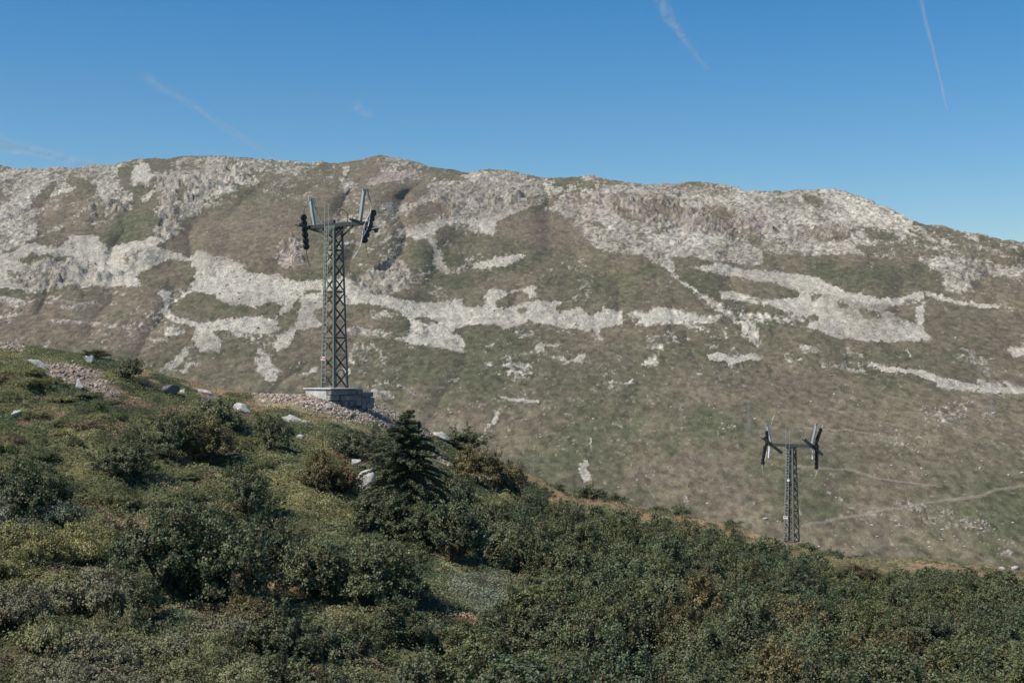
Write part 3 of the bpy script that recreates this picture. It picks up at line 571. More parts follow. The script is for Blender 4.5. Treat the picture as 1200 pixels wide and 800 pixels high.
# ---------------------------------------------------------------- rocks
def ico():
    p = (1 + 5 ** 0.5) / 2
    v = np.array([(-1, p, 0), (1, p, 0), (-1, -p, 0), (1, -p, 0), (0, -1, p), (0, 1, p), (0, -1, -p), (0, 1, -p), (p, 0, -1), (p, 0, 1), (-p, 0, -1), (-p, 0, 1)], float)
    v /= np.linalg.norm(v[0])
    f = np.array([(0, 11, 5), (0, 5, 1), (0, 1, 7), (0, 7, 10), (0, 10, 11), (1, 5, 9), (5, 11, 4), (11, 10, 2), (10, 7, 6), (7, 1, 8), (3, 9, 4), (3, 4, 2), (3, 2, 6), (3, 6, 8), (3, 8, 9), (4, 9, 5), (2, 4, 11), (6, 2, 10), (8, 6, 7), (9, 8, 1)])
    return v, f
ICO_V, ICO_F = ico()

def rock_cloud(name, pts, sizes, cols, mat, flat=0.6):
    n = len(pts)
    r = rng.uniform(0.72, 1.2, (n, 12, 1)); v = ICO_V[None] * r
    sc = np.stack([rng.uniform(0.7, 1.4, n), rng.uniform(0.7, 1.3, n), rng.uniform(0.45, 0.9, n) * flat / 0.6], -1) * sizes[:, None]
    v = v * sc[:, None]
    a = rng.uniform(0, 6.28, n); ca, sa = np.cos(a)[:, None], np.sin(a)[:, None]
    x = v[..., 0] * ca - v[..., 1] * sa; y = v[..., 0] * sa + v[..., 1] * ca
    tl = rng.normal(0, 0.35, (n, 1))
    z = v[..., 2] + x * tl
    v = np.stack([x, y, z], -1) + pts[:, None]
    fc = (ICO_F[None] + (np.arange(n) * 12)[:, None, None]).reshape(-1, 3)
    cc = np.repeat(np.concatenate([cols, np.ones((n, 1))], 1)[:, None], 12, 1).reshape(-1, 4)
    return mesh_np(name, v.reshape(-1, 3), fc, mat, False, {'col': cc})

# loose stones of the scree: beyond counting
area_ok = (MT['PX'] > -60) & (MT['PX'] < 1260)
prob = (MT['s'] ** 1.2 * (0.6 + 0.8 * MT['cl']) + 0.006) * area_ok * (MT['V'][..., 1] / 1000.0)
prob = prob / prob.sum()
pick = rng.choice(prob.size, 30000, p=prob.ravel())
P = MT['V'].reshape(-1, 3)[pick] + rng.normal(0, 0.7, (len(pick), 3)) * (1, 1, 0)
sz = np.exp(rng.normal(-1.05, 0.42, len(pick))) * (P[:, 1] / 1100) ** 0.5
sz = np.clip(sz, 0.3, 2.6)
g = rng.uniform(0.78, 1.16, (len(pick), 1))
cc = np.clip(np.where(rng.random((len(pick), 1)) < 0.6, np.array([[0.48, 0.44, 0.35]]), np.array([[0.31, 0.285, 0.235]])) * g, 0, 0.8)
o = link('scree_rubble', rock_cloud('scree_rubble', P, sz, cc, M['scree'])); tag(o, kind='stuff')

def big_rock(seed, sub=2, scl=(1, 1, 0.7), jag=0.35):
    """a faceted boulder, base near z = 0"""
    v, f = ICO_V.copy(), ICO_F.copy()
    for _ in range(sub):
        cache = {}; vl = list(v); nf = []
        def mid(a, b):
            key = (min(a, b), max(a, b))
            if key not in cache:
                m = (vl[a] + vl[b]) / 2; vl.append(m / np.linalg.norm(m)); cache[key] = len(vl) - 1
            return cache[key]
        for a, b, c in f:
            ab, bc, ca = mid(a, b), mid(b, c), mid(c, a); nf += [(a, ab, ca), (b, bc, ab), (c, ca, bc), (ab, bc, ca)]
        v = np.array(vl); f = np.array(nf)
    rg = np.random.default_rng(seed)
    for _ in range(9):                       # cut by planes: flat faces, sharp edges
        n = rg.normal(size=3); n /= np.linalg.norm(n); d = rg.uniform(0.35, 0.8)
        h = v @ n - d; v = v - np.clip(h, 0, None)[:, None] * n
    v = v * (1 + jag * 0.35 * fbm(v[:, 0] * 2.3 + seed, v[:, 1] * 2.3 + v[:, 2] * 1.7, 3, seed)[:, None])
    v = v * np.array(scl); v[:, 2] += scl[2] * 0.35
    return v, f

ROCK_ME = []
for k in range(5):
    v, f = big_rock(100 + k, 1, (1, 0.85, 0.6)); ROCK_ME.append(mesh_np('boulder', v, f, M['boulder']))
MOUNT_ROCKS = [(848,502,2.6,'large white boulder lying alone on the grass left of the small pylon'), (1163,484,2.4,None), (884,490,2.0,None), (991,548,2.6,'broad pale rock beside the upper footpath right of the smaller lift mast'),
  (634,512,1.7,None), (652,513,1.3,None), (627,523,1.5,None), (626,526,1.3,None), (838,472,1.4,None), (1105,620,1.9,None), (1118,628,1.5,None), (1132,640,1.6,None), (1150,618,1.5,None), (1095,607,1.4,None),
  (1143,612,1.4,None), (1171,632,1.7,None), (1090,640,1.6,None), (1022,615,1.9,None), (1028,628,1.6,None), (1016,630,1.3,None), (1000,640,1.2,None), (1104,632,1.3,None), (1187,612,1.4,None),
  (1198,554,2.4,'whitish boulder at the right edge of the picture on the grassy slope'), (1075,500,1.3,None), (1085,555,1.4,None), (1045,545,1.4,None), (1064,520,1.2,None), (960,640,1.4,None), (897,608,2.4,'pinkish pale rock on the grass left of the foot of the smaller lift mast'),
  (912,611,1.8,None), (758,557,1.4,None), (766,557,1.1,None), (756,567,1.3,None), (812,543,1.4,None), (829,589,1.6,None), (724,570,1.3,None), (747,562,1.2,None), (790,534,1.3,None), (581,430,2.0,None),
  (520,440,1.4,None), (470,452,1.5,None), (505,468,1.2,None), (448,470,1.3,None), (612,465,1.2,None), (560,470,1.2,None), (640,440,1.4,None), (700,450,1.3,None), (718,478,1.2,None), (760,520,1.2,None), (800,480,1.3,None),
  (905,450,1.3,None), (950,470,1.4,None), (940,430,1.5,None), (1010,470,1.3,None), (1130,500,1.5,None), (1100,520,1.3,None), (1150,540,1.4,None), (1020,490,1.4,None), (1175,520,1.3,None), (1120,470,1.4,None), (300,415,1.5,None), (250,420,1.4,None), (340,430,1.2,None),
  (150,400,1.4,None), (90,395,1.4,None), (200,425,1.3,None), (40,385,1.3,None), (445,420,1.4,None), (480,430,1.2,None), (730,430,1.4,None), (860,440,1.5,None), (1080,470,1.3,None), (1000,520,1.2,None), (1060,550,1.3,None), (660,500,1.2,None), (690,490,1.2,None), (595,500,1.2,None), (540,455,1.2,None)]
for k, (px, py, s_, lab) in enumerate(MOUNT_ROCKS):
    p = mpoint(px, py); o = link('boulder', ROCK_ME[k % 5]); o.location = p - np.array((0, 0, 0.1)) * s_
    s2 = s_ * rng.uniform(0.5, 0.72); o.scale = (s2 * rng.uniform(1, 1.5), s2, s2 * 0.9); o.rotation_euler = (0, 0, rng.uniform(0, 6))
    if lab: tag(o, lab, 'boulder')
    else: tag(o, 'small pale boulder scattered on the grassy lower mountainside', 'boulder', 'pale boulders scattered on the lower mountainside')

# ---------------------------------------------------------------- the near hillside
SIL = [(-500, 330), (-200, 372), (0, 401), (40, 405), (100, 414), (137, 422), (187, 437), (215, 444), (250, 453), (300, 462), (355, 462), (390, 468), (435, 474), (465, 483),
       (492, 499), (509, 510), (539, 524), (575, 537), (600, 547), (630, 560), (657, 573), (700, 586), (733, 590), (767, 595), (804, 603), (840, 614), (879, 624), (921, 636), (958, 647),
       (1000, 654), (1033, 656), (1070, 656), (1096, 657), (1137, 661), (1170, 667), (1200, 671), (1500, 720), (1900, 790)]
_sx = np.array([p[0] for p in SIL], float); _sy = np.array([p[1] for p in SIL], float)
def sil(px): return np.interp(px, _sx, _sy)
def Ysil(px): return np.interp(px, [-500, 0, 390, 500, 650, 800, 928, 1050, 1200, 1900], [104, 100, 100, 111, 124, 138, 150, 157, 163, 180])
def Ybot(px): return np.interp(px, [-500, 0, 600, 1200, 1900], [44, 45, 51, 60, 66])
def plane(px):
    es = (HY - sil(px)) / F; eb = (HY - 800.0) / F; a1 = 1 / Ybot(px); a2 = 1 / Ysil(px)
    z0 = (es - eb) / (a2 - a1); return z0, es - z0 * a2
def Zg(x, y, detail=True):
    x = np.asarray(x, float); y = np.asarray(y, float)
    yc = np.maximum(y, 30.0); px = np.clip(HX + F * x / yc, -500, 1900)
    z0, a = plane(px); ys = Ysil(px)
    zin = z0 + a * np.minimum(y, ys)
    s = np.clip((y - ys) / (600 - ys), 0, 1)
    zs = z0 + a * ys; zb = -106.0
    z = zin + (zb - zs) * s - 6.0 * np.sin(np.pi * s) - 0.02 * np.clip(y - ys, 0, 30)
    # towards the camera: a small gully, then the bank we stand on
    cam = -1.7 - 0.42 * np.clip(y, 0, 22) + 0.12 * np.clip(-y, 0, 400)
    w = sstep(20, 40, y); z = z * w + np.minimum(cam, 0) * (1 - w)
    if detail:
        inner = sstep(32, 44, y) * (1 - sstep(-9, -0.5, y - ys) * 0.85) * sstep(260, 200, y)
        z = z + inner * (fbm(x / 11, y / 11, 2, 81) * 1.1 + fbm(x / 2.0, y / 2.0, 3, 82) * 0.85 + fbm(x / 0.7, y / 0.7, 2, 83) * 0.26)
    return z
def gpoint(px, py):
    """the point of the hillside seen at a photo pixel"""
    z0, a = plane(px); e = (HY - py) / F
    Y = z0 / (e - a); Y = float(min(Y, Ysil(px) - 0.3)) if Y > 0 else float(Ysil(px) - 0.3)
    x = (px - HX) / F * Y
    return np.array((x, Y, float(Zg(x, Y))))

# plant cover painted on the hillside: name -> colour of the low plants (linear)
LOWC = dict(green=(0.104, 0.110, 0.052), yellow=(0.170, 0.160, 0.072), orange=(0.290, 0.200, 0.115), red=(0.230, 0.150, 0.100), gravel=(0.27, 0.225, 0.17), greygreen=(0.140, 0.150, 0.105), dark=(0.065, 0.080, 0.042), straw=(0.30, 0.245, 0.150))
ZONES = [
 ('orange', [(140,415),(215,438),(300,458),(355,458),(390,470),(340,482),(300,476),(250,468),(200,455),(160,440)]),
 ('orange', [(600,535),(657,565),(700,580),(767,590),(840,608),(921,630),(1000,650),(1200,660),(1200,684),(1060,668),(960,664),(880,645),(800,622),(720,604),(640,590),(600,562)]),
 ('yellow', [(940,640),(1000,650),(1060,652),(1060,664),(980,664),(930,650)]),
 ('red', [(1090,655),(1200,668),(1200,684),(1120,676)]), ('red', [(640,566),(760,592),(760,606),(690,602)]),
 ('yellow', [(10,412),(60,416),(110,432),(105,440),(50,428),(10,424)]),
 ('gravel', [(-60,396),(0,399),(32,408),(25,413),(0,409),(-60,404)]),
 ('gravel', [(55,430),(75,426),(110,436),(133,452),(138,466),(120,468),(96,454),(70,450),(50,440)]),
 ('gravel', [(296,460),(335,457),(360,462),(388,470),(440,474),(465,481),(505,506),(500,512),(478,505),(455,497),(400,488),(368,480),(340,470),(310,469)]),
 ('gravel', [(490,520),(502,520),(532,545),(520,548),(498,533)]),
 ('straw', [(296,466),(340,472),(400,490),(440,500),(430,505),(380,492),(320,478)]),
 ('green', [(492,506),(540,524),(560,545),(530,540),(505,520)]),
 ('yellow', [(300,540),(345,558),(395,584),(440,612),(400,612),(340,592),(295,575)]),
 ('yellow', [(60,500),(100,505),(120,535),(90,545),(60,525)]),
 ('red', [(0,462),(60,465),(78,480),(70,512),(30,518),(0,500)]), ('red', [(20,430),(60,470),(40,478),(0,460)]),
 ('yellow', [(250,570),(300,575),(345,600),(300,604)]),
 ('green', [(0,420),(40,425),(60,445),(20,462),(0,460)]),
 ('orange', [(505,645),(545,642),(560,660),(525,672)]), ('yellow', [(520,655),(550,658),(555,676),(525,676)]),
 ('greygreen', [(530,672),(590,690),(610,720),(570,735),(530,700)]),
 ('green', [(570,660),(600,690),(640,730),(610,740),(590,700)]),
 ('green', [(-10,770),(30,782),(50,810),(-10,830)]),
]
def low_field(px, py, x, y):
    wx = px + fbm(x / 2.5, y / 2.5, 3, 91) * 26; wy = py + fbm(x / 2.5, y / 2.5, 3, 92) * 15
    c = np.zeros(px.shape + (3,)); kind = np.zeros(px.shape, int)
    q = fbm(x / 3.5, y / 3.5, 4, 93, 0.6)
    g_, yv, rd, dk = (np.array(LOWC[k]) for k in ('green', 'yellow', 'red', 'dark'))
    c[:] = g_
    k = sstep(0.06, 0.30, q)[..., None]; c = c * (1 - k) + yv * k * 0.85 + g_ * 0.15 * k
    k = sstep(-0.08, -0.30, q)[..., None]; c = c * (1 - k) + dk * k
    q2 = fbm(x / 2.2 + 40, y / 2.2, 4, 94, 0.6); k = sstep(0.14, 0.34, q2)[..., None] * 0.8; c = c * (1 - k) + rd * k
    q3 = fbm(x / 2.4 + 11, y / 2.4, 4, 98, 0.6)
    for nm, poly in ZONES:
        m = inpoly(wx, wy, poly)
        if nm in ('orange', 'red'): m &= q3 > -0.06
        c[m] = c[m] * 0.22 + np.array(LOWC[nm]) * 0.78
        kind[m] = 1 if nm == 'gravel' else (2 if nm in ('orange', 'straw', 'red') else 0)
    return c, kind

def build_hill():
    fx = np.concatenate([np.linspace(-700, -75, 30, endpoint=False), np.arange(-75, 100, 0.36), np.linspace(101, 800, 30)])
    fy = np.concatenate([np.linspace(-400, 28, 40, endpoint=False), np.arange(28, 172, 0.36), np.linspace(173, 640, 90)])
    X, Y = np.meshgrid(fx, fy, indexing='ij'); Z = Zg(X, Y)
    px = HX + F * X / np.maximum(Y, 10); py = HY - F * Z / np.maximum(Y, 10)
    c, kind = low_field(px, py, X, Y)
    c = c * np.where(kind[..., None] == 1, 1.0, np.where(kind[..., None] == 2, 1.2, 0.85))
    c4 = np.concatenate([c, np.ones(c.shape[:2] + (1,))], -1)
    n, m = X.shape; idx = np.arange(n * m).reshape(n, m)
    fc = np.stack([idx[:-1, :-1], idx[1:, :-1], idx[1:, 1:], idx[:-1, 1:]], -1).reshape(-1, 4)
    me = mesh_np('hillside', np.stack([X, Y, Z], -1).reshape(-1, 3), fc, M['hill'], True, {'col': c4.reshape(-1, 4)})
    tag(link('hillside', me), kind='structure')
build_hill()

def in_zone(px, py, poly): return bool(inpoly(np.array([px], float), np.array([py], float), poly)[0])

# leaves as small folded diamonds -------------------------------------------------
def leaf_mesh(name, c, d, n, size, aspect, tint, mat, extra=None, fold=0.18):
    """c centres (k,3); d axis directions; n normals; size (k,)"""
    d = d / np.linalg.norm(d, axis=1, keepdims=True)
    s = np.cross(d, n); s /= (np.linalg.norm(s, axis=1, keepdims=True) + 1e-9); u = np.cross(s, d)
    L = size[:, None] * 0.5; W = L * aspect
    v = np.stack([c - d * L, c + s * W + u * L * fold, c + d * L, c - s * W + u * L * fold], 1)
    k = len(c); fc = (np.array([(0, 1, 2), (0, 2, 3)])[None] + (np.arange(k) * 4)[:, None, None]).reshape(-1, 3)
    at = {}
    if tint is not None: at['tint'] = np.repeat(tint, 4)
    if extra is not None: at['col'] = np.repeat(np.concatenate([extra, np.ones((k, 1))], 1), 4, axis=0)
    return mesh_np(name, v.reshape(-1, 3), fc, mat, False, at)

# ground cover: crowberry, bilberry, juniper mats, dry grass - beyond counting
def build_cover():
    K = 620000
    px = rng.uniform(-60, 1260, K); u = rng.uniform(0, 1, K) ** 0.9
    py = sil(px) + (840 - sil(px)) * u
    z0, a = plane(px); e = (HY - py) / F; Y = z0 / (e - a)
    ys = Ysil(px); ok = (Y > 0) & (Y < ys + 1.5)
    px, py, Y = px[ok], py[ok], Y[ok]
    # thin out where the tall shrubs stand
    thick = inpoly(px, py, [(640,606),(800,634),(960,680),(1300,706),(1300,900),(430,900),(470,760),(600,760),(640,730)])
    keep = ~thick | (rng.random(len(px)) < 0.12)
    px, py, Y = px[keep], py[keep], Y[keep]
    X = (px - HX) / F * Y; Z = Zg(X, Y)
    c, kind = low_field(px, py, X, Y)
    keep = (kind != 1) | (rng.random(len(px)) < 0.07 + 0.5 * (fbm(X / 1.3, Y / 1.3, 3, 97) > -0.03))
    X, Y, Z, c, kind, px, py = (q[keep] for q in (X, Y, Z, c, kind, px, py))
    k = len(X)
    h = (0.16 + 0.30 * np.clip(fbm(X / 1.1, Y / 1.1, 2, 95) + 0.25, 0, 1)) * rng.uniform(0, 1, k) ** 0.6
    dist = sstep(-12, 0, Y - Ysil(px)); h = h * (1 - 0.5 * dist)
    nrm = rng.normal(0, 0.36, (k, 3)) + np.array((-0.1, -0.25, 0.8)); d = rng.normal(0, 1, (k, 3)); d[:, 2] *= 0.5
    grass = kind == 2
    d[grass] = rng.normal(0, 0.35, (grass.sum(), 3)) + np.array((0, 0, 1.0)); nrm[grass] = rng.normal(0, 1, (grass.sum(), 3))
    size = rng.uniform(0.06, 0.13, k) * (Y / 75) ** 0.5; size[grass] *= 2.0
    asp = np.where(grass, 0.12, 0.62)[:, None]
    mott = 1 + 1.1 * fbm(X / 0.8, Y / 0.8, 3, 96)[:, None]
    c = np.clip(c * 1.45 * rng.uniform(0.6, 1.4, (k, 1)) * mott, 0.01, 0.6)
    P = np.stack([X, Y, Z + h * np.where(grass, 0.6, 1.0)], 1)
    me = leaf_mesh('ground_cover', P, d, nrm, size, asp, None, M['cover'], extra=c)
    tag(link('ground_cover', me), kind='stuff')
build_cover()

# gravel ---------------------------------------------------------------------------
def build_gravel():
    pts = []
    for nm, poly in ZONES:
        if nm != 'gravel': continue
        xs = [p[0] for p in poly]; ys = [p[1] for p in poly]; n = int((max(xs) - min(xs)) * (max(ys) - min(ys)) * 2.4) + 200
        qx = rng.uniform(min(xs) - 4, max(xs) + 4, n); qy = rng.uniform(min(ys) - 3, max(ys) + 3, n)
        m = inpoly(qx + rng.normal(0, 3, n), qy + rng.normal(0, 2, n), poly) & (rng.random(n) < (0.30 if poly[0][0] == 55 else 0.8)); pts.append(np.stack([qx[m], qy[m]], 1))
    pts = np.concatenate(pts); px, py = pts[:, 0], pts[:, 1]
    py = np.maximum(py, sil(px) + 0.3)
    z0, a = plane(px); Y = np.clip(z0 / ((HY - py) / F - a), 30, Ysil(px) - 0.1); X = (px - HX) / F * Y
    P = np.stack([X, Y, Zg(X, Y)], 1)
    s = np.exp(rng.normal(-2.95, 0.55, len(P))); s = np.clip(s, 0.02, 0.2)
    c = np.array([[0.38, 0.33, 0.27]]) * rng.uniform(0.5, 1.35, (len(P), 1)); m = rng.random(len(P)) < 0.25
    c[m] = np.array([0.36, 0.25, 0.20]) * rng.uniform(0.7, 1.2, (m.sum(), 1))
    tag(link('gravel', rock_cloud('gravel', P, s, np.clip(c, 0, 0.75), M['scree'])), kind='stuff')
build_gravel()

# ---------------------------------------------------------------- rocks on the hillside
HROCKS = [  # px, py, width px, height px, depth m, tilt, label, material
 (50, 438, 34, 6, 0.8, 0.62, 'long tilted white slab at the left end of the gravel patch', 'boulder'),
 (92, 458, 12, 9, 0.6, 0.1, 'squat pale rock at the lower edge of the gravel patch', 'boulder'),
 (103, 425, 11, 8, 0.6, 0.3, 'small white rock in the grass below the low bush on the crest', 'boulder'),
 (198, 460, 25, 10, 1.0, 0.1, 'dark grey flat rock on the crest right of the lone round shrub', 'darkrock'),
 (214, 457, 9, 4, 0.4, 0.0, 'small white stone just right of the dark grey rock', 'boulder'),
 (243, 462, 22, 4, 0.5, 0.25, 'thin pale ledge in the turf of the crest', 'boulder'),
 (285, 486, 20, 9, 0.7, 0.05, 'white wedge of rock right of the grey twiggy shrub', 'boulder'),
 (343, 492, 32, 11, 1.0, 0.28, 'broad flat white rock below the gravel left of the plinth', 'boulder'),
 (352, 515, 8, 5, 0.4, 0.1, 'small pale stone above the reddish shrub', 'boulder'),
 (20, 495, 14, 7, 0.5, 0.1, 'pale rock among red brown plants near the left edge', 'boulder'),
 (417, 548, 12, 7, 0.6, -0.1, 'small angular rock resting above the white block by the spruce', 'boulder'),
 (427, 567, 22, 20, 1.2, -0.15, 'large white block of rock beside the spruce', 'boulder'),
 (386, 478, 7, 6, 0.4, 0.0, 'white stone on the gravel in front of the plinth', 'boulder'),
 (519, 514, 24, 6, 0.7, 0.5, 'long bare rock lip on the crest left of the dark round bush', 'boulder'),
 (568, 566, 18, 10, 0.8, 0.3, 'beige rock half hidden among the alders right of the spruce', 'boulder'),
 (1191, 668, 12, 5, 0.6, 0.0, 'white rock on the grassy rim near the right edge', 'boulder'),
 (1175, 666, 10, 4, 0.5, 0.0, 'low white rock on the rim, second from the right edge', 'boulder'),
]
for k, (px, py, wp, hp, dm, tilt, lab, mt) in enumerate(HROCKS):
    p = gpoint(px, py); s = p[1] / F; w_, h_ = wp * s / 2 * 1.3, hp * s * 1.35
    v, f = big_rock(300 + k, 2, (w_, dm * 0.6, h_ * 0.62), 1.1)
    o = link('rock', mesh_np('rock', v, f, M[mt])); o.location = p + np.array((0, 0, h_ * 0.12)); o.rotation_euler = (0, tilt, 0.2 * math.sin(k))
    tag(o, lab, 'rock')

# ---------------------------------------------------------------- shrubs
def dome_pts(rg, k, lobes, inner=0.55):
    """points through the volume of several overlapping domes, most near the skin"""
    out = []; per = k // len(lobes) + 1
    for (cx, cy, cz, rx, ry, rz) in lobes:
        d = rg.normal(size=(per, 3)); d[:, 2] = np.abs(d[:, 2]) * 1.0 - 0.22; d /= np.linalg.norm(d, axis=1, keepdims=True)
        r = 1 - (1 - inner) * rg.random(per) ** 2.4
        out.append(np.array((cx, cy, cz)) + d * r[:, None] * np.array((rx, ry, rz)))
    return np.concatenate(out)[:k]

def make_shrub(name, seed, w, h, nclump, per, leaf, mat, spread=0.16, stems=9, updir=0.5, aspect=0.7, ragged=0.25, stem_mat=None):
    """shrub of width w and height h standing on z = 0: a foliage mesh over bare stems"""
    rg = np.random.default_rng(seed)
    root = empty(name, (0, 0, 0))
    lobes = []
    nl = rg.integers(5, 8)
    for i in range(nl):
        a = i * 2 * math.pi / nl + rg.uniform(-0.4, 0.4); rr = w * 0.29 * rg.uniform(0.6, 1.15) if i else 0
        lr = w * rg.uniform(0.16, 0.27); lz = h * rg.uniform(0.35, 0.72)
        lobes.append((rr * math.cos(a), rr * math.sin(a), h * rg.uniform(0.22, 0.34), lr, lr, lz * (0.78 if i else 1.0)))
    lobes.append((0, 0, h * 0.3, w * 0.3, w * 0.3, h * 0.6))
    cl = dome_pts(rg, nclump, lobes); cl[:, 2] = np.maximum(cl[:, 2], 0.05)
    k = nclump * per
    rad = spread * rg.uniform(0.6, 1.35, nclump)
    off = rg.normal(size=(nclump, per, 3)) * rad[:, None, None] * np.array((1, 1, 0.75))
    # some sprays reach out of the crown
    m = rg.random(nclump) < ragged
    off[m] += (rg.random((m.sum(), per, 1)) * 0.42) * ((cl[m] - np.array((0, 0, h * 0.25)))[:, None] / (np.linalg.norm(cl[m], axis=1)[:, None, None] + 1e-6) + np.array((0, 0, 0.35)))
    c = (cl[:, None] + off).reshape(-1, 3)
    outward = np.repeat(cl * np.array((1, 1, 0.6)), per, 0); outward /= np.linalg.norm(outward, axis=1, keepdims=True) + 1e-6
    nrm = rg.normal(0, 0.38, (k, 3)) + outward * 0.75 + np.array((0, 0, updir * 0.8))
    d = rg.normal(0, 1, (k, 3)); d[:, 2] *= 0.6
    tint = np.clip(np.repeat(rg.uniform(0.1, 0.9, nclump), per) + rg.normal(0, 0.20, k), 0, 1)
    c[:, 2] = np.maximum(c[:, 2], 0.02)
    fo = link('foliage', leaf_mesh('foliage', c, d, nrm, rg.uniform(0.7, 1.3, k) * leaf, aspect, tint, mat), root)
    b = MB()
    for i in range(stems):
        t = cl[rg.integers(0, nclump)]; t = t * 0.95; mid = t * 0.45 + np.array((0, 0, -0.05)) + rg.normal(0, 0.05, 3)
        b.tube([(t[0] * 0.05, t[1] * 0.05, -0.25), mid, t], [0.035, 0.022, 0.010], 5)
    st = b.build('stems', stem_mat or M['stem'], root)
    return root

PROTO = {}
for k in range(8): PROTO['alder', k] = make_shrub('alder_shrub', 500 + k, 3.4, 2.3, 300, 60, 0.088, M['alder'], spread=0.078, stems=14)
for k in range(3): PROTO['bush', k] = make_shrub('alder_shrub', 540 + k, 1.9, 1.5, 160, 44, 0.085, M['alder'], spread=0.08, stems=9)
for k in range(4): PROTO['mat', k] = make_shrub('dwarf_shrub', 560 + k, 2.6, 0.95, 300, 36, 0.08, M['mat'], spread=0.07, stems=6, updir=0.8, aspect=0.5, ragged=0.08)
SIZE = dict(alder=(3.4, 2.3), bush=(1.9, 1.5), mat=(2.6, 0.95))
USED = set(); PLACED = []
def plant(kind, k, p, w, h, label, cat, group=None, tint=(1, 1, 1), rz=None):
    key = (kind, k); src = PROTO[key]
    if key in USED: o = copy_tree(src)
    else: o = src; USED.add(key)
    W, H = SIZE[kind]
    for q in ('group', 'label', 'category'):
        if q in o: del o[q]
    o.location = p - np.array((0, 0, 0.06)); o.scale = (w / W, w / W, h / H); o.rotation_euler = (0, 0, rng.uniform(0, 6.28) if rz is None else rz)
    tag(o, label, cat, group)
    for ch in o.children: ch.color = tuple(tint) + (1,)
    PLACED.append((p[0], p[1], w)); return o

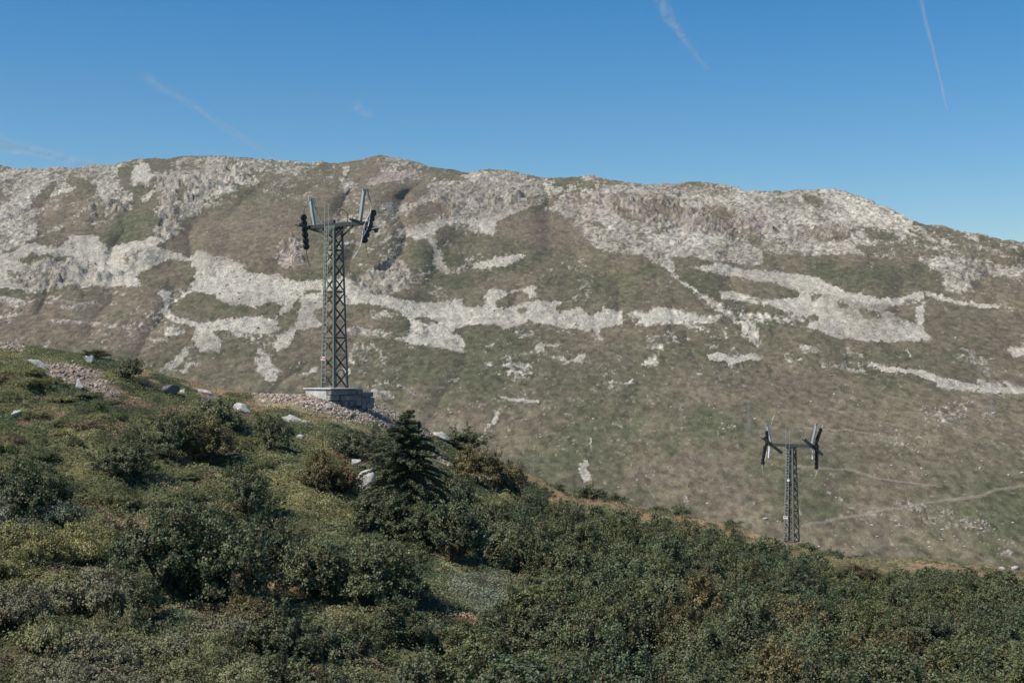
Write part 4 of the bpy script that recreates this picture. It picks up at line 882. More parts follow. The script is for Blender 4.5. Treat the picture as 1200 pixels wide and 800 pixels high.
GRN, DK, RED, GRY, OLV, BRN = (0.95, 0.95, 0.95), (0.76, 0.80, 0.74), (1.55, 0.98, 0.92), (1.25, 1.22, 1.35), (1.45, 1.32, 0.95), (1.35, 1.05, 0.95)
NAMED = [ # kind, px, py of the base, width px, height px, tint, label
 ('bush', 113, 418, 30, 11, DK, 'low dark bush on the crest at far left above the white slab'),
 ('bush', 152, 446, 30, 28, GRN, 'lone small round shrub standing on the grassy crest at left'),
 ('alder', 200, 540, 62, 58, GRN, 'green shrub at left whose left half meets a taller twin under the crest'),
 ('alder', 238, 542, 68, 62, BRN, 'bushy shrub with brownish top and black shade below, left of centre slope'),
 ('bush', 257, 503, 48, 42, GRN, 'shrub with pale dead twigs on top just below the crest'),
 ('alder', 145, 562, 72, 50, GRN, 'rounded green shrub in low heath above the grey cushions'),
 ('alder', 18, 610, 90, 85, DK, 'very dark shrub at the left edge'),
 ('alder', 52, 606, 60, 60, DK, 'dark shrub just right of the very dark one at the left edge'),
 ('alder', 318, 532, 48, 52, GRN, 'green shrub directly below the broad flat white rock'),
 ('alder', 372, 574, 50, 54, BRN, 'shrub with reddish leaves left of the white block'),
 ('bush', 402, 578, 40, 40, RED, 'small red tinged bush touching the white block'),
 ('bush', 545, 528, 54, 30, DK, 'dark rounded bush on the skyline right of the spruce'),
 ('alder', 410, 538, 52, 38, GRY, 'low grey green shrub left of the spruce top'),
 ('alder', 440, 536, 46, 38, GRY, 'low grey green shrub touching the left side of the spruce'),
 ('alder', 562, 572, 60, 50, BRN, 'brown tinged alder under the skyline bush'),
 ('alder', 596, 580, 58, 46, BRN, 'brown green alder at the upper end of the right thicket'),
 ('alder', 528, 602, 60, 66, GRN, 'grey green alder right of the spruce'),
 ('alder', 535, 662, 84, 78, DK, 'dark alder with bare purplish stems below the spruce'),
 ('alder', 578, 640, 70, 74, GRN, 'alder between the dark stemmed shrub and the right thicket'),
 ('alder', 445, 618, 72, 54, GRN, 'alder crowding the foot of the spruce on its left'),
 ('alder', 490, 640, 66, 56, DK, 'dark alder hiding the foot of the spruce'),
 ('alder', 287, 600, 56, 64, GRN, 'upright shrub above the big dark alder'),
 ('alder', 192, 695, 104, 104, DK, 'big dark alder, left half of the large clump at left centre'),
 ('alder', 262, 700, 112, 120, DK, 'big dark alder, right half of the large clump at left centre'),
 ('alder', 235, 640, 90, 70, GRN, 'alder topping the large clump at left centre'),
 ('alder', 310, 660, 80, 84, DK, 'alder between the two large clumps'),
 ('alder', 372, 688, 92, 84, GRN, 'broad alder, left part of the clump at lower centre'),
 ('alder', 445, 706, 102, 92, GRN, 'broad alder, right part of the clump at lower centre with black shade beneath'),
 ('alder', 148, 728, 74, 62, GRN, 'isolated alder among grey cushions at lower left'),
 ('alder', 330, 772, 92, 70, GRN, 'alder at the left end of the low centre row'),
 ('alder', 400, 768, 86, 74, GRN, 'alder in the middle of the low centre row'),
 ('alder', 468, 756, 84, 66, DK, 'alder at the right end of the low centre row'),
 ('alder', 285, 742, 74, 60, BRN, 'brownish alder left of the low centre row'),
 ('alder', 330, 842, 104, 74, GRN, 'alder cut by the bottom edge left of centre'),
 ('alder', 415, 850, 100, 84, GRN, 'alder cut by the bottom edge below the low centre row'),
 ('alder', 495, 848, 108, 100, GRN, 'alder at the bottom edge just left of centre'),
 ('alder', 575, 850, 108, 102, GRN, 'alder at the bottom edge near the middle of the picture'),
 ('bush', 652, 576, 22, 12, DK, 'small dark bush on the skyline left of the wide skyline bush'),
 ('bush', 692, 590, 34, 22, DK, 'wide dark bush on the skyline, its left part'),
 ('bush', 720, 594, 28, 16, DK, 'wide dark bush on the skyline, its right part'),
 ('bush', 768, 600, 22, 12, DK, 'thin bush on the skyline between the wide bush and the smaller mast'),
 ('bush', 795, 604, 28, 14, GRN, 'low loose bush on the skyline between the wide bush and the smaller mast'),
 ('bush', 856, 619, 22, 12, GRN, 'small bush on the skyline left of the smaller mast'),
 ('bush', 946, 646, 22, 13, GRN, 'small bush at the right foot of the smaller mast'),
 ('bush', 974, 655, 30, 14, DK, 'dark bush on the skyline right of the smaller mast'),
 ('bush', 1003, 658, 24, 9, GRN, 'flat bush on the skyline, second right of the smaller mast'),
]
for k, (kd, px, py, wp, hp, tint, lab) in enumerate(NAMED):
    p = gpoint(px, py); s = p[1] / F; tv = np.array(tint) * rng.uniform(0.92, 1.08)
    plant(kd, k % (8 if kd == 'alder' else 3), p, wp * s * 1.08, hp * s * 1.02, lab, 'shrub', None, tv)
NAMED_XY = np.array(PLACED)

def scatter(region, holes, mind, tries, size_fn, seed, avoid=None):
    """darts thrown over the hillside, kept at least mind(Y) apart"""
    rg = np.random.default_rng(seed); out = []
    xs = [p[0] for p in region]; ys = [p[1] for p in region]
    qx = rg.uniform(min(xs), max(xs), tries); v = rg.uniform(0, 1, tries)
    e0, e1 = 1 / 38.0, 1 / 170.0
    Y = rg.uniform(0, 1, tries) ** 0.6 * 135 + 35                     # even over the ground, more or less
    z0, a = plane(qx); qy = HY - F * (z0 / Y + a)
    m = inpoly(qx, qy, region) & (Y < Ysil(qx))
    for h in holes: m &= ~inpoly(qx, qy, h)
    qx, qy, Y = qx[m], qy[m], Y[m]; X = (qx - HX) / F * Y
    kept = np.zeros((0, 2))
    for i in range(len(qx)):
        p = np.array((X[i], Y[i])); d = mind(Y[i])
        if len(kept) and (np.hypot(*(kept - p).T) < d).any(): continue
        if avoid is not None and len(avoid) and (np.hypot(avoid[:, 0] - p[0], avoid[:, 1] - p[1]) < avoid[:, 2] * 0.42 + 0.3).any(): continue
        kept = np.vstack([kept, p]); out.append((qx[i], qy[i], X[i], Y[i]))
    return out

THICKET = [(606,585),(650,606),(700,618),(800,636),(880,660),(960,680),(1040,682),(1120,686),(1210,694),(1310,712),(1310,905),(560,905),(600,860),(640,800),(610,775),(560,768),(520,778),(505,760),(545,752),(600,760),(648,742),(615,700),(596,668),(600,620)]
GAP = [(505,645),(545,640),(585,660),(600,690),(645,728),(600,757),(545,745),(515,700)]
def th_size(px, py):
    rise = np.clip((py - sil(px) - 6) / 70.0, 0.16, 1.0); return rise
th = scatter(THICKET, [GAP], lambda Y: 1.95 + 0.0042 * Y, 26000, None, 901, NAMED_XY)
th.sort(key=lambda q: q[3])
print('thicket', len(th))
N_IND = 236
far_c = []
for i, (px, py, X, Y) in enumerate(th):
    z = float(Zg(X, Y)); r = th_size(px, py)
    w = rng.uniform(2.7, 4.4) * (0.55 + 0.45 * r); h = rng.uniform(1.8, 3.3) * (0.35 + 0.65 * r)
    if i < N_IND:
        t = np.array(GRN) * rng.uniform(0.80, 1.18); q = rng.random()
        if q < 0.05: t = t * np.array((1.32, 1.00, 0.92))
        elif q < 0.35: t = t * np.array((1.10, 1.08, 0.92))
        elif q < 0.6: t = t * np.array((0.90, 1.0, 1.02))
        plant('alder', int(rng.integers(0, 8)), np.array((X, Y, z)), w, h, 'dark green alder merging into the dense thicket on the right hillside', 'shrub', 'alders crowded in the thicket', t)
    else: far_c.append((X, Y, z, w, h))

# the farthest alders of the thicket, beyond 300 in view: one mass
if far_c:
    cs, ds, ns, ss, ts = [], [], [], [], []
    for (X, Y, z, w, h) in far_c:
        k = 2100; rg = rng
        lob = [(rg.uniform(-.22, .22) * w, rg.uniform(-.22, .22) * w, h * 0.3, w * rg.uniform(.2, .3), w * rg.uniform(.2, .3), h * rg.uniform(.45, .7)) for _ in range(5)]
        ncl = 75; c0 = dome_pts(rg, ncl, lob); c = (c0[:, None] + rg.normal(size=(ncl, k // ncl, 3)) * 0.13 * np.array((1, 1, .75))).reshape(-1, 3)
        c[:, 2] = np.maximum(c[:, 2], 0.02); cs.append(c + np.array((X, Y, z)))
        ns.append(rg.normal(0, .55, c.shape) + np.array((0, 0, .6)) + 0.4 * c / (np.linalg.norm(c, axis=1, keepdims=True) + 1e-6))
        ds.append(rg.normal(0, 1, c.shape)); ss.append(rg.uniform(.11, .20, len(c)))
        ts.append(np.clip(np.repeat(rg.uniform(.15, .85, ncl), k // ncl) + rg.normal(0, .2, len(c)), 0, 1))
    me = leaf_mesh('alder_thicket', np.concatenate(cs), np.concatenate(ds), np.concatenate(ns), np.concatenate(ss), 0.7, np.concatenate(ts), M['alder'])
    tag(link('alder_thicket', me), kind='stuff')

# cushions of dwarf shrub at lower left, each its own plant
CUSH = [(-50,582),(10,586),(70,600),(108,612),(125,640),(112,690),(120,735),(200,752),(262,742),(300,790),(300,905),(-50,905)]
GREYZ = [(-50,580),(60,588),(90,615),(40,645),(-50,650)]; OLIVEZ = [(20,625),(70,605),(115,625),(120,660),(95,690),(-50,705),(-50,650)]
cu = scatter(CUSH, [[(-50,765),(25,772),(60,800),(60,905),(-50,905)]], lambda Y: 1.35, 9000, None, 902, NAMED_XY * np.array((1, 1, 0.75)))
print('cushions', len(cu))
for i, (px, py, X, Y) in enumerate(cu):
    z = float(Zg(X, Y)); q = rng.random()
    if in_zone(px, py, GREYZ): t, lab, g_ = np.array((1.15, 1.2, 1.22)), 'grey green dwarf shrub in the cushions beneath the very dark shrub', 'grey green cushions at the left edge'
    elif in_zone(px, py, OLIVEZ): t, lab, g_ = np.array((1.55, 1.48, 0.92)), 'pale olive dwarf shrub in the yellowish cushions at lower left', 'yellowish cushions at lower left'
    elif q < 0.5: t, lab, g_ = np.array((1.10, 1.06, 0.94)), 'dull grey brown dwarf shrub in the cushions along the bottom left', 'dull cushions along the bottom left'
    else: t, lab, g_ = np.array((1.12, 1.14, 0.82)), 'olive green dwarf shrub in the cushions along the bottom left', 'olive cushions along the bottom left'
    plant('mat', int(rng.integers(0, 4)), np.array((X, Y, z)), rng.uniform(2.0, 3.1), rng.uniform(0.8, 1.7), lab, 'dwarf shrub', g_, t * rng.uniform(0.85, 1.15))

# low heath shrubs on the upper left slope and in the gap
HEATH = [(-50,440),(30,440),(120,470),(200,480),(300,500),(340,540),(300,600),(120,600),(60,560),(-50,540)]
he = scatter(HEATH, [], lambda Y: 1.6, 8000, None, 903, NAMED_XY * np.array((1, 1, 1.75)))
for i, (px, py, X, Y) in enumerate(he):
    z = float(Zg(X, Y)); q = rng.random(); t = np.array((0.72, 0.80, 0.50)) if q < 0.5 else (np.array((1.02, 0.78, 0.66)) if q < 0.68 else np.array((1.15, 1.15, 0.66)))
    plant('mat', int(rng.integers(0, 4)), np.array((X, Y, z - 0.1)), rng.uniform(1.1, 2.5), rng.uniform(0.35, 0.85), 'low heath mat on the open slope below the left crest', 'dwarf shrub', 'low heath mats on the open left slope', t)
print('heath', len(he))

# dead twigs on the shrub below the crest
b = MB(); p = gpoint(246, 492)
for i in range(26):
    a = rng.uniform(0, 6.28); q = np.array((math.cos(a) * 0.5, math.sin(a) * 0.5, 0)) * rng.uniform(0.2, 1.3)
    top = np.array((0, 0, 1)) * rng.uniform(0.9, 1.9) + q
    b.tube([(q[0] * 0.1, q[1] * 0.1, 0), top * 0.6 + rng.normal(0, 0.05, 3), top], [0.022, 0.014, 0.006], 4)
    for _ in range(4):
        s_ = top * rng.uniform(0.5, 0.95); b.tube([s_, s_ + rng.normal(0, 0.16, 3) + np.array((0, 0, 0.1))], [0.009, 0.004], 4)
tag(b.build('dead_shrub', M['deadwood'], loc=p), 'bare pale grey dead shrub on the crest of the left slope', 'dead shrub')

# ---------------------------------------------------------------- spruce
def build_spruce():
    base = gpoint(476, 622); s = base[1] / F; H = (622 - 481) * s
    root = empty('spruce', base); tag(root, 'dark conical spruce standing taller than the shrubs below the larger mast', 'tree')
    b = MB(); b.tube([(0, 0, -0.3), (0.02, 0, H * 0.5), (0, 0, H * 0.99)], [0.13, 0.075, 0.012], 8); b.build('trunk', M['stem'], root)
    rg = np.random.default_rng(77); C, D, NN, S, T = [], [], [], [], []
    lb = MB(); z = H * 0.05
    while z < H * 0.985:
        f = 1 - z / H; reach = (0.10 + 1.62 * f ** 0.88) * H / 5.2 * 1.85
        nb = int(5 + 6 * f)
        for i in range(nb):
            a = rg.uniform(0, 6.28); L = reach * rg.uniform(0.5, 1.15)
            dirv = np.array((math.cos(a), math.sin(a), 0)); zz = z + rg.uniform(-0.08, 0.08)
            k = max(14, int(L * 230)); t = rg.random(k) ** 0.7
            lift = rg.uniform(0.05, 0.35) if f < 0.5 else rg.uniform(-0.12, 0.12)
            cen = dirv * (t * L)[:, None] + np.array((0, 0, 1)) * (zz + lift * t * L - 0.16 * (t * L) ** 2)[:, None]
            side = np.cross(dirv, (0, 0, 1)); wd = (0.30 * L * (1 - t) + 0.05)
            cen = cen + side * (rg.uniform(-1, 1, k) * wd)[:, None] + np.array((0, 0, 1)) * rg.normal(-0.03, 0.035, k)[:, None]
            C.append(cen); D.append(np.repeat(dirv[None], k, 0) + side * rg.uniform(-1, 1, k)[:, None] * 0.9 + rg.normal(0, 0.25, (k, 3)))
            NN.append(rg.normal(0, 0.45, (k, 3)) + np.array((0, 0, 0.8))); S.append(rg.uniform(0.10, 0.19, k)); T.append(np.clip(rg.uniform(0.2, 0.8) + rg.normal(0, 0.15, k) + (t - 0.5) * 0.3, 0, 1))
            if i % 2 == 0: lb.tube([(0, 0, zz), dirv * L * 0.5 + np.array((0, 0, zz + lift * L * 0.5 - 0.04 * L * L)), dirv * L * 0.95 + np.array((0, 0, zz + lift * L * 0.9 - 0.14 * L * L))], [0.022, 0.012, 0.004], 4)
        z += 0.13 + 0.07 * f
    lb.build('branches', M['stem'], root)
    link('crown', leaf_mesh('crown', np.concatenate(C), np.concatenate(D), np.concatenate(NN), np.concatenate(S), 0.42, np.concatenate(T), M['needle']), root)
build_spruce()

# ---------------------------------------------------------------- lift masts
LV = np.array((0.65, 0.76)); LV /= np.linalg.norm(LV)
LINE_ANG = math.atan2(LV[1], LV[0])               # mast local +X = down the lift line, local +Y = to the left of it, so the right end is -Y
def lattice(root, H, wb, wt, panel, steel, leg=0.09, brace=0.05, arch=True, brace_mat=None):
    def half(z): return (wb + (wt - wb) * z / H) / 2
    for sx in (-1, 1):
        for sy in (-1, 1):
            b = MB(); b.angle((sx * wb / 2, sy * wb / 2, 0), (sx * wt / 2, sy * wt / 2, H), leg, leg * 0.18, (-sx, 0, 0), (0, -sy, 0)); b.build('leg', steel, root)
    zs = [0.0]; 
    while zs[-1] < H - 0.3: zs.append(min(H, zs[-1] + panel * (1 - 0.3 * zs[-1] / H)))
    for axis, sgn in ((0, -1), (0, 1), (1, -1), (1, 1)):
        b = MB(); off = 0.012
        for i in range(len(zs) - 1):
            z0, z1 = zs[i], zs[i + 1]; h0, h1 = half(z0) - 0.02, half(z1) - 0.02
            def P(t, z, h, o=0):
                q = [0, 0, z]; q[axis] = sgn * (h + 0.02 - o); q[1 - axis] = t * h; return q
            up = [0, 0, 0]; up[axis] = sgn
            b.bar(P(-1, z0, h0, off), P(1, z1, h1, off), brace, 0.012, up)
            b.bar(P(1, z0, h0, off + 0.02), P(-1, z1, h1, off + 0.02), brace, 0.012, up)
            if i % 3 == 0: b.bar(P(-1, z0 + 0.01, h0, off + 0.04), P(1, z0 + 0.01, h0, off + 0.04), brace, 0.012, up)
        b.build('lattice', brace_mat or M['brace'], root)
        if arch:
            b = MB(); z1 = zs[1] * 1.15; h = half(0) * 0.86; pts = []
            for q in range(13):
                a_ = math.pi * q / 12; w_ = [0, 0, 0]; w_[axis] = sgn * (half(0.5) - 0.075); w_[1 - axis] = -h * math.cos(a_) * (1 - 0.08 * math.sin(a_)); w_[2] = 0.02 + z1 * 0.95 * math.sin(a_) ** 0.75; pts.append(w_)
            for u, v in zip(pts[:-1], pts[1:]): b.bar(u, v, 0.06, 0.05)
            b.build('arch_brace', steel, root)
    return half

def ladder(root, H, half, x_off, top, steel, yc=0.18, w=0.42):
    b = MB(); n = int((H - 0.4) / 0.30)
    for s in (-1, 1): b.tube([(-half(0.5) - x_off, yc + s * w / 2, 0.4), (-half(H) - x_off, yc * 0.6 + s * w / 2, H), (-half(H) - x_off, yc * 0.6 + s * w / 2, H + top)], 0.022, 6)
    for i in range(n):
        z = 0.5 + i * 0.30; t = z / H; x = -half(0.5) * (1 - t) - half(H) * t - x_off; y = yc * (1 - 0.4 * t); b.tube([(x, y - w / 2, z), (x, y + w / 2, z)], 0.014, 5)
    for i in range(0, n, 5):
        z = 0.5 + i * 0.30; t = z / H; x = -half(0.5) * (1 - t) - half(H) * t
        for s in (-1, 1): b.bar((x - x_off, yc * (1 - 0.4 * t) + s * w / 2, z), (x + 0.02, yc * (1 - 0.4 * t) + s * w / 2, z), 0.025)
    b.build('ladder', steel, root)

def battery(root, c, d, n, side, r=0.19, gap=0.40, guide=True, guide_tail=1.0, tail_dir=None, rod=None):
    """n rubber-lined sheaves in a row along d (local), wheels turning about the crossarm axis"""
    c = np.array(c, float); d = np.array(d, float); d /= np.linalg.norm(d); L = (n - 1) * gap
    b = MB()
    for yy in (-0.11, 0.11):
        b.bar(c - d * (L / 2 + 0.12) + (0, yy, 0), c + d * (L / 2 + 0.12) + (0, yy, 0), 0.022, 0.13)
    for k in range(0, n - 1, 2):
        m = c + d * (-L / 2 + gap * (k + 0.5)); b.bar(m + (0, -0.16, 0), m + (0, 0.16, 0), 0.09)
    o = b.build('sheave_assembly', M['steel2'], root)
    for k in range(n):
        w = MB(); w.wheel(c + d * (-L / 2 + gap * k), (0, 1, 0), r, 0.19); w.build('wheel', M['rubber'], o)
        w = MB(); w.wheel(c + d * (-L / 2 + gap * k), (0, 1, 0), r * 0.42, 0.23, 12, [(-0.5, 1), (0.5, 1)]); w.build('hub', M['steel'], o)
    nrm = np.cross(d, (0, 1, 0)); nrm /= np.linalg.norm(nrm)
    return o, c, d, nrm, L

def build_mast1():
    # top and foot read off the photograph; the mast is vertical
    Y = 100.6; s = Y / F; foot = np.array(((392 - HX) * s, Y, (HY - 455.5) * s)); H = (455.5 - 266) * s
    root = empty('lift_mast', foot, LINE_ANG)
    tag(root, 'taller and nearer rusty grey lattice lift mast on a stone plinth with idle sheaves', 'lift mast', 'steel masts of the abandoned chairlift')
    half = lattice(root, H, 1.42, 0.86, 1.25, M['steel'], 0.16, 0.10)
    ladder(root, H, half, 0.22, 1.6, M['post'])
    b = MB(); hw = 3.0                              # crossarm: two channels
    hwl = 2.45
    for x in (-0.30, 0.30): b.bar((x, -hw, H + 0.10), (x, hwl, H + 0.10), 0.07, 0.26)
    for y in (-hw + 0.1, -1.6, -0.5, 0.5, 1.5, hwl - 0.1): b.bar((-0.32, y, H + 0.10), (0.32, y, H + 0.10), 0.08, 0.14)
    b.build('crossarm', M['steel2'], root)
    b = MB(); b.bar((-0.44, -0.55, H - 0.03), (-0.44, 0.55, H - 0.03), 0.03, 0.22); b.bar((0.44, -0.55, H - 0.03), (0.44, 0.55, H - 0.03), 0.03, 0.22); b.build('head_plate', M['steel'], root)
    for sgn in (-1, 1):
        for x in (-0.26, 0.26): b = MB(); b.bar((x, sgn * 0.43, H - 0.75), (x, sgn * 1.65, H + 0.0), 0.09); b.build('strut', M['steel2'], root)
    # walkway beams lie along the line at both ends
    for sgn in (-1, 1):
        hw = 3.0 if sgn < 0 else 2.45; b = MB(); y = sgn * (hw - 0.05)
        b.bar((-1.30, y, H + 0.26), (0.9, y, H - 0.15), 0.10, 0.16); b.bar((-1.35, y + sgn * 0.3, H + 0.26), (0.8, y + sgn * 0.3, H - 0.13), 0.05, 0.08)
        for t in (0.1, 0.5, 0.9): b.bar((-1.45 + 2.2 * t, y, H + 0.3 - 0.45 * t), (-1.45 + 2.2 * t, y + sgn * 0.3, H + 0.3 - 0.45 * t), 0.05)
        wb = b.build('walkway_beam', M['steel'], root)
        # leaning lifting posts
        b = MB(); yb = sgn * (hw - 0.35); yt = sgn * (hw - 0.35 + 0.46); hp = 2.25 if sgn < 0 else 2.05
        b.bar((-0.05, yb, H + 0.1), (-0.05, yt, H + 0.2 + hp), 0.20, 0.15); b.bar((0.12, yb, H + 0.1), (0.12, yt, H + 0.1 + hp), 0.05, 0.06)
        b.bar((-0.2, yt, H + 0.17 + hp), (0.42, yt, H + 0.17 + hp), 0.10, 0.10)
        for t in (0.25, 0.5, 0.75): b.bar((-0.05, yb + (yt - yb) * t, H + 0.1 + hp * t), (0.12, yb + (yt - yb) * t, H + 0.1 + hp * t), 0.04)
        b.build('lifting_post', M['post'], root)
        b = MB(); b.tube([(0.3, yt, H + hp + 0.15), (0.35, yt + sgn * 0.35, H + hp * 0.55), (0.3, yb + sgn * 0.75, H + 0.15)], 0.025, 6); b.build('stay', M['steel'], root)
    hw = 3.0
    # right-hand (near) sheaves hang askew, with a pale guide loop
    o, c, d, nrm, L = battery(root, (0.25, -(hw + 0.28), H - 0.15), (0.42, 0, 1.0), 6, -1, r=0.235, gap=0.42)
    b = MB(); q = np.array((-0.32, -0.10, 0.0))
    top = c + d * 1.0 + q * 0.6; bot = c - d * 0.95 + q * 0.7
    for sg in (-1, 1):
        pts = [top + (bot - top) * t + np.array((1, 0, -0.3)) * sg * 0.17 * math.sin(math.pi * t) + q * 0.5 for t in np.linspace(0, 1, 9)]
        b.tube(pts, 0.032, 6)
    for t in (0.25, 0.5, 0.75):
        pp = top + (bot - top) * t + q * 0.5; b.bar(pp - np.array((1, 0, -0.3)) * 0.16, pp + np.array((1, 0, -0.3)) * 0.16, 0.035)
    e0 = bot + q * 0.5; b.tube([e0, e0 + (-0.18, 0, -0.55), e0 + (-0.50, 0, -1.05), e0 + (-0.95, 0, -1.50)], [0.035, 0.03, 0.028, 0.02], 6)
    t0 = top + q * 0.5; b.tube([t0, t0 + (0.12, 0.0, 0.5), t0 + (0.05, 0.12, 1.0), t0 + (-0.15, 0.22, 1.45)], [0.03, 0.028, 0.026, 0.02], 6)
    b.build('cable_guide', M['white'], root)
    b = MB(); e1 = c - d * 1.05; b.tube([e1, e1 + (0.15, -0.05, -0.7), e1 + (0.32, -0.05, -1.3)], [0.022, 0.018, 0.014], 5); b.build('catcher_rod', M['redfade'], root)
    b = MB(); e1 = c + (0.1, 0.0, -0.25); b.bar(e1, e1 + (0.75, -0.1, 0.12), 0.09); b.wheel(e1 + np.array((0.5, -0.1, 0.0)), (0, 1, 0), 0.15, 0.12, 12); b.build('damper', M['steel2'], root)
    # left-hand (far) sheaves hang straight down
    o, c, d, nrm, L = battery(root, (-0.62, hwl + 0.02, H - 0.25), (-0.12, 0, 1.0), 6, 1, r=0.225, gap=0.42)
    b = MB(); e1 = c - d * 1.15; b.tube([e1, e1 + (0.05, 0, -0.6), e1 + (0.22, 0, -1.1), e1 + (0.42, 0, -1.35)], [0.03, 0.028, 0.02, 0.015], 6)
    b.tube([e1 + (0.05, 0, -0.9), e1 + (-0.15, 0, -1.30)], 0.014, 5); b.build('catcher_rod', M['steel2'], root)
    b = MB(); e1 = c + d * 1.1; b.tube([e1, e1 + (0.05, 0, 0.5), e1 + (0.35, -0.1, 1.1), e1 + (0.55, -0.2, 1.25)], [0.03, 0.026, 0.022, 0.02], 6); b.build('cable_guide', M['steel2'], root)
    b = MB(); b.tube([(0.0, hwl - 0.2, H + 2.1), (0.5, hwl + 0.05, H + 1.3), (0.75, hwl, H + 0.2)], 0.025, 6); b.tube([(0.2, hwl - 0.2, H + 1.6), (0.85, hwl - 0.1, H + 0.7), (0.8, hwl - 0.2, H + 0.1)], 0.02, 6); b.build('hose', M['post'], root)
    # small bracket on the arm, plates on the ladder side
    b = MB(); b.bar((-0.1, -1.5, H + 0.15), (-0.1, -1.5, H + 0.85), 0.05); b.bar((-0.1, -1.5, H + 0.85), (-0.1, -0.95, H + 1.2), 0.05); b.bar((-0.1, -0.98, H + 1.17), (-0.1, -0.78, H + 1.17), 0.12, 0.08); b.build('bracket', M['steel2'], root)
    b = MB(); b.bar((-0.1, -0.05, H + 0.2), (-0.1, -0.05, H + 0.5), 0.16, 0.16); b.build('junction_box', M['steel2'], root)
    zt = (455.5 - 420) * s; x = -half(zt) - 0.25
    b = MB(); b.bar((x, 0.46, zt), (x, 0.0, zt), 0.012, 0.24); sg = b.build('sign_plate', M['white'], root); sg['label'] = 'small red and white plate'
    b = MB(); b.bar((x - 0.008, 0.44, zt + 0.03), (x - 0.008, 0.30, zt + 0.03), 0.006, 0.13); b.bar((x - 0.008, 0.24, zt), (x - 0.008, 0.02, zt), 0.006, 0.10); b.build('red_mark', M['red'], sg)
    b = MB(); b.bar((x + 0.03, 0.02, zt - 0.42), (x + 0.03, -0.13, zt - 0.72), 0.02, 0.14); b.build('faded_plate', M['redfade'], root)
    return foot, H
foot1, H1 = build_mast1()

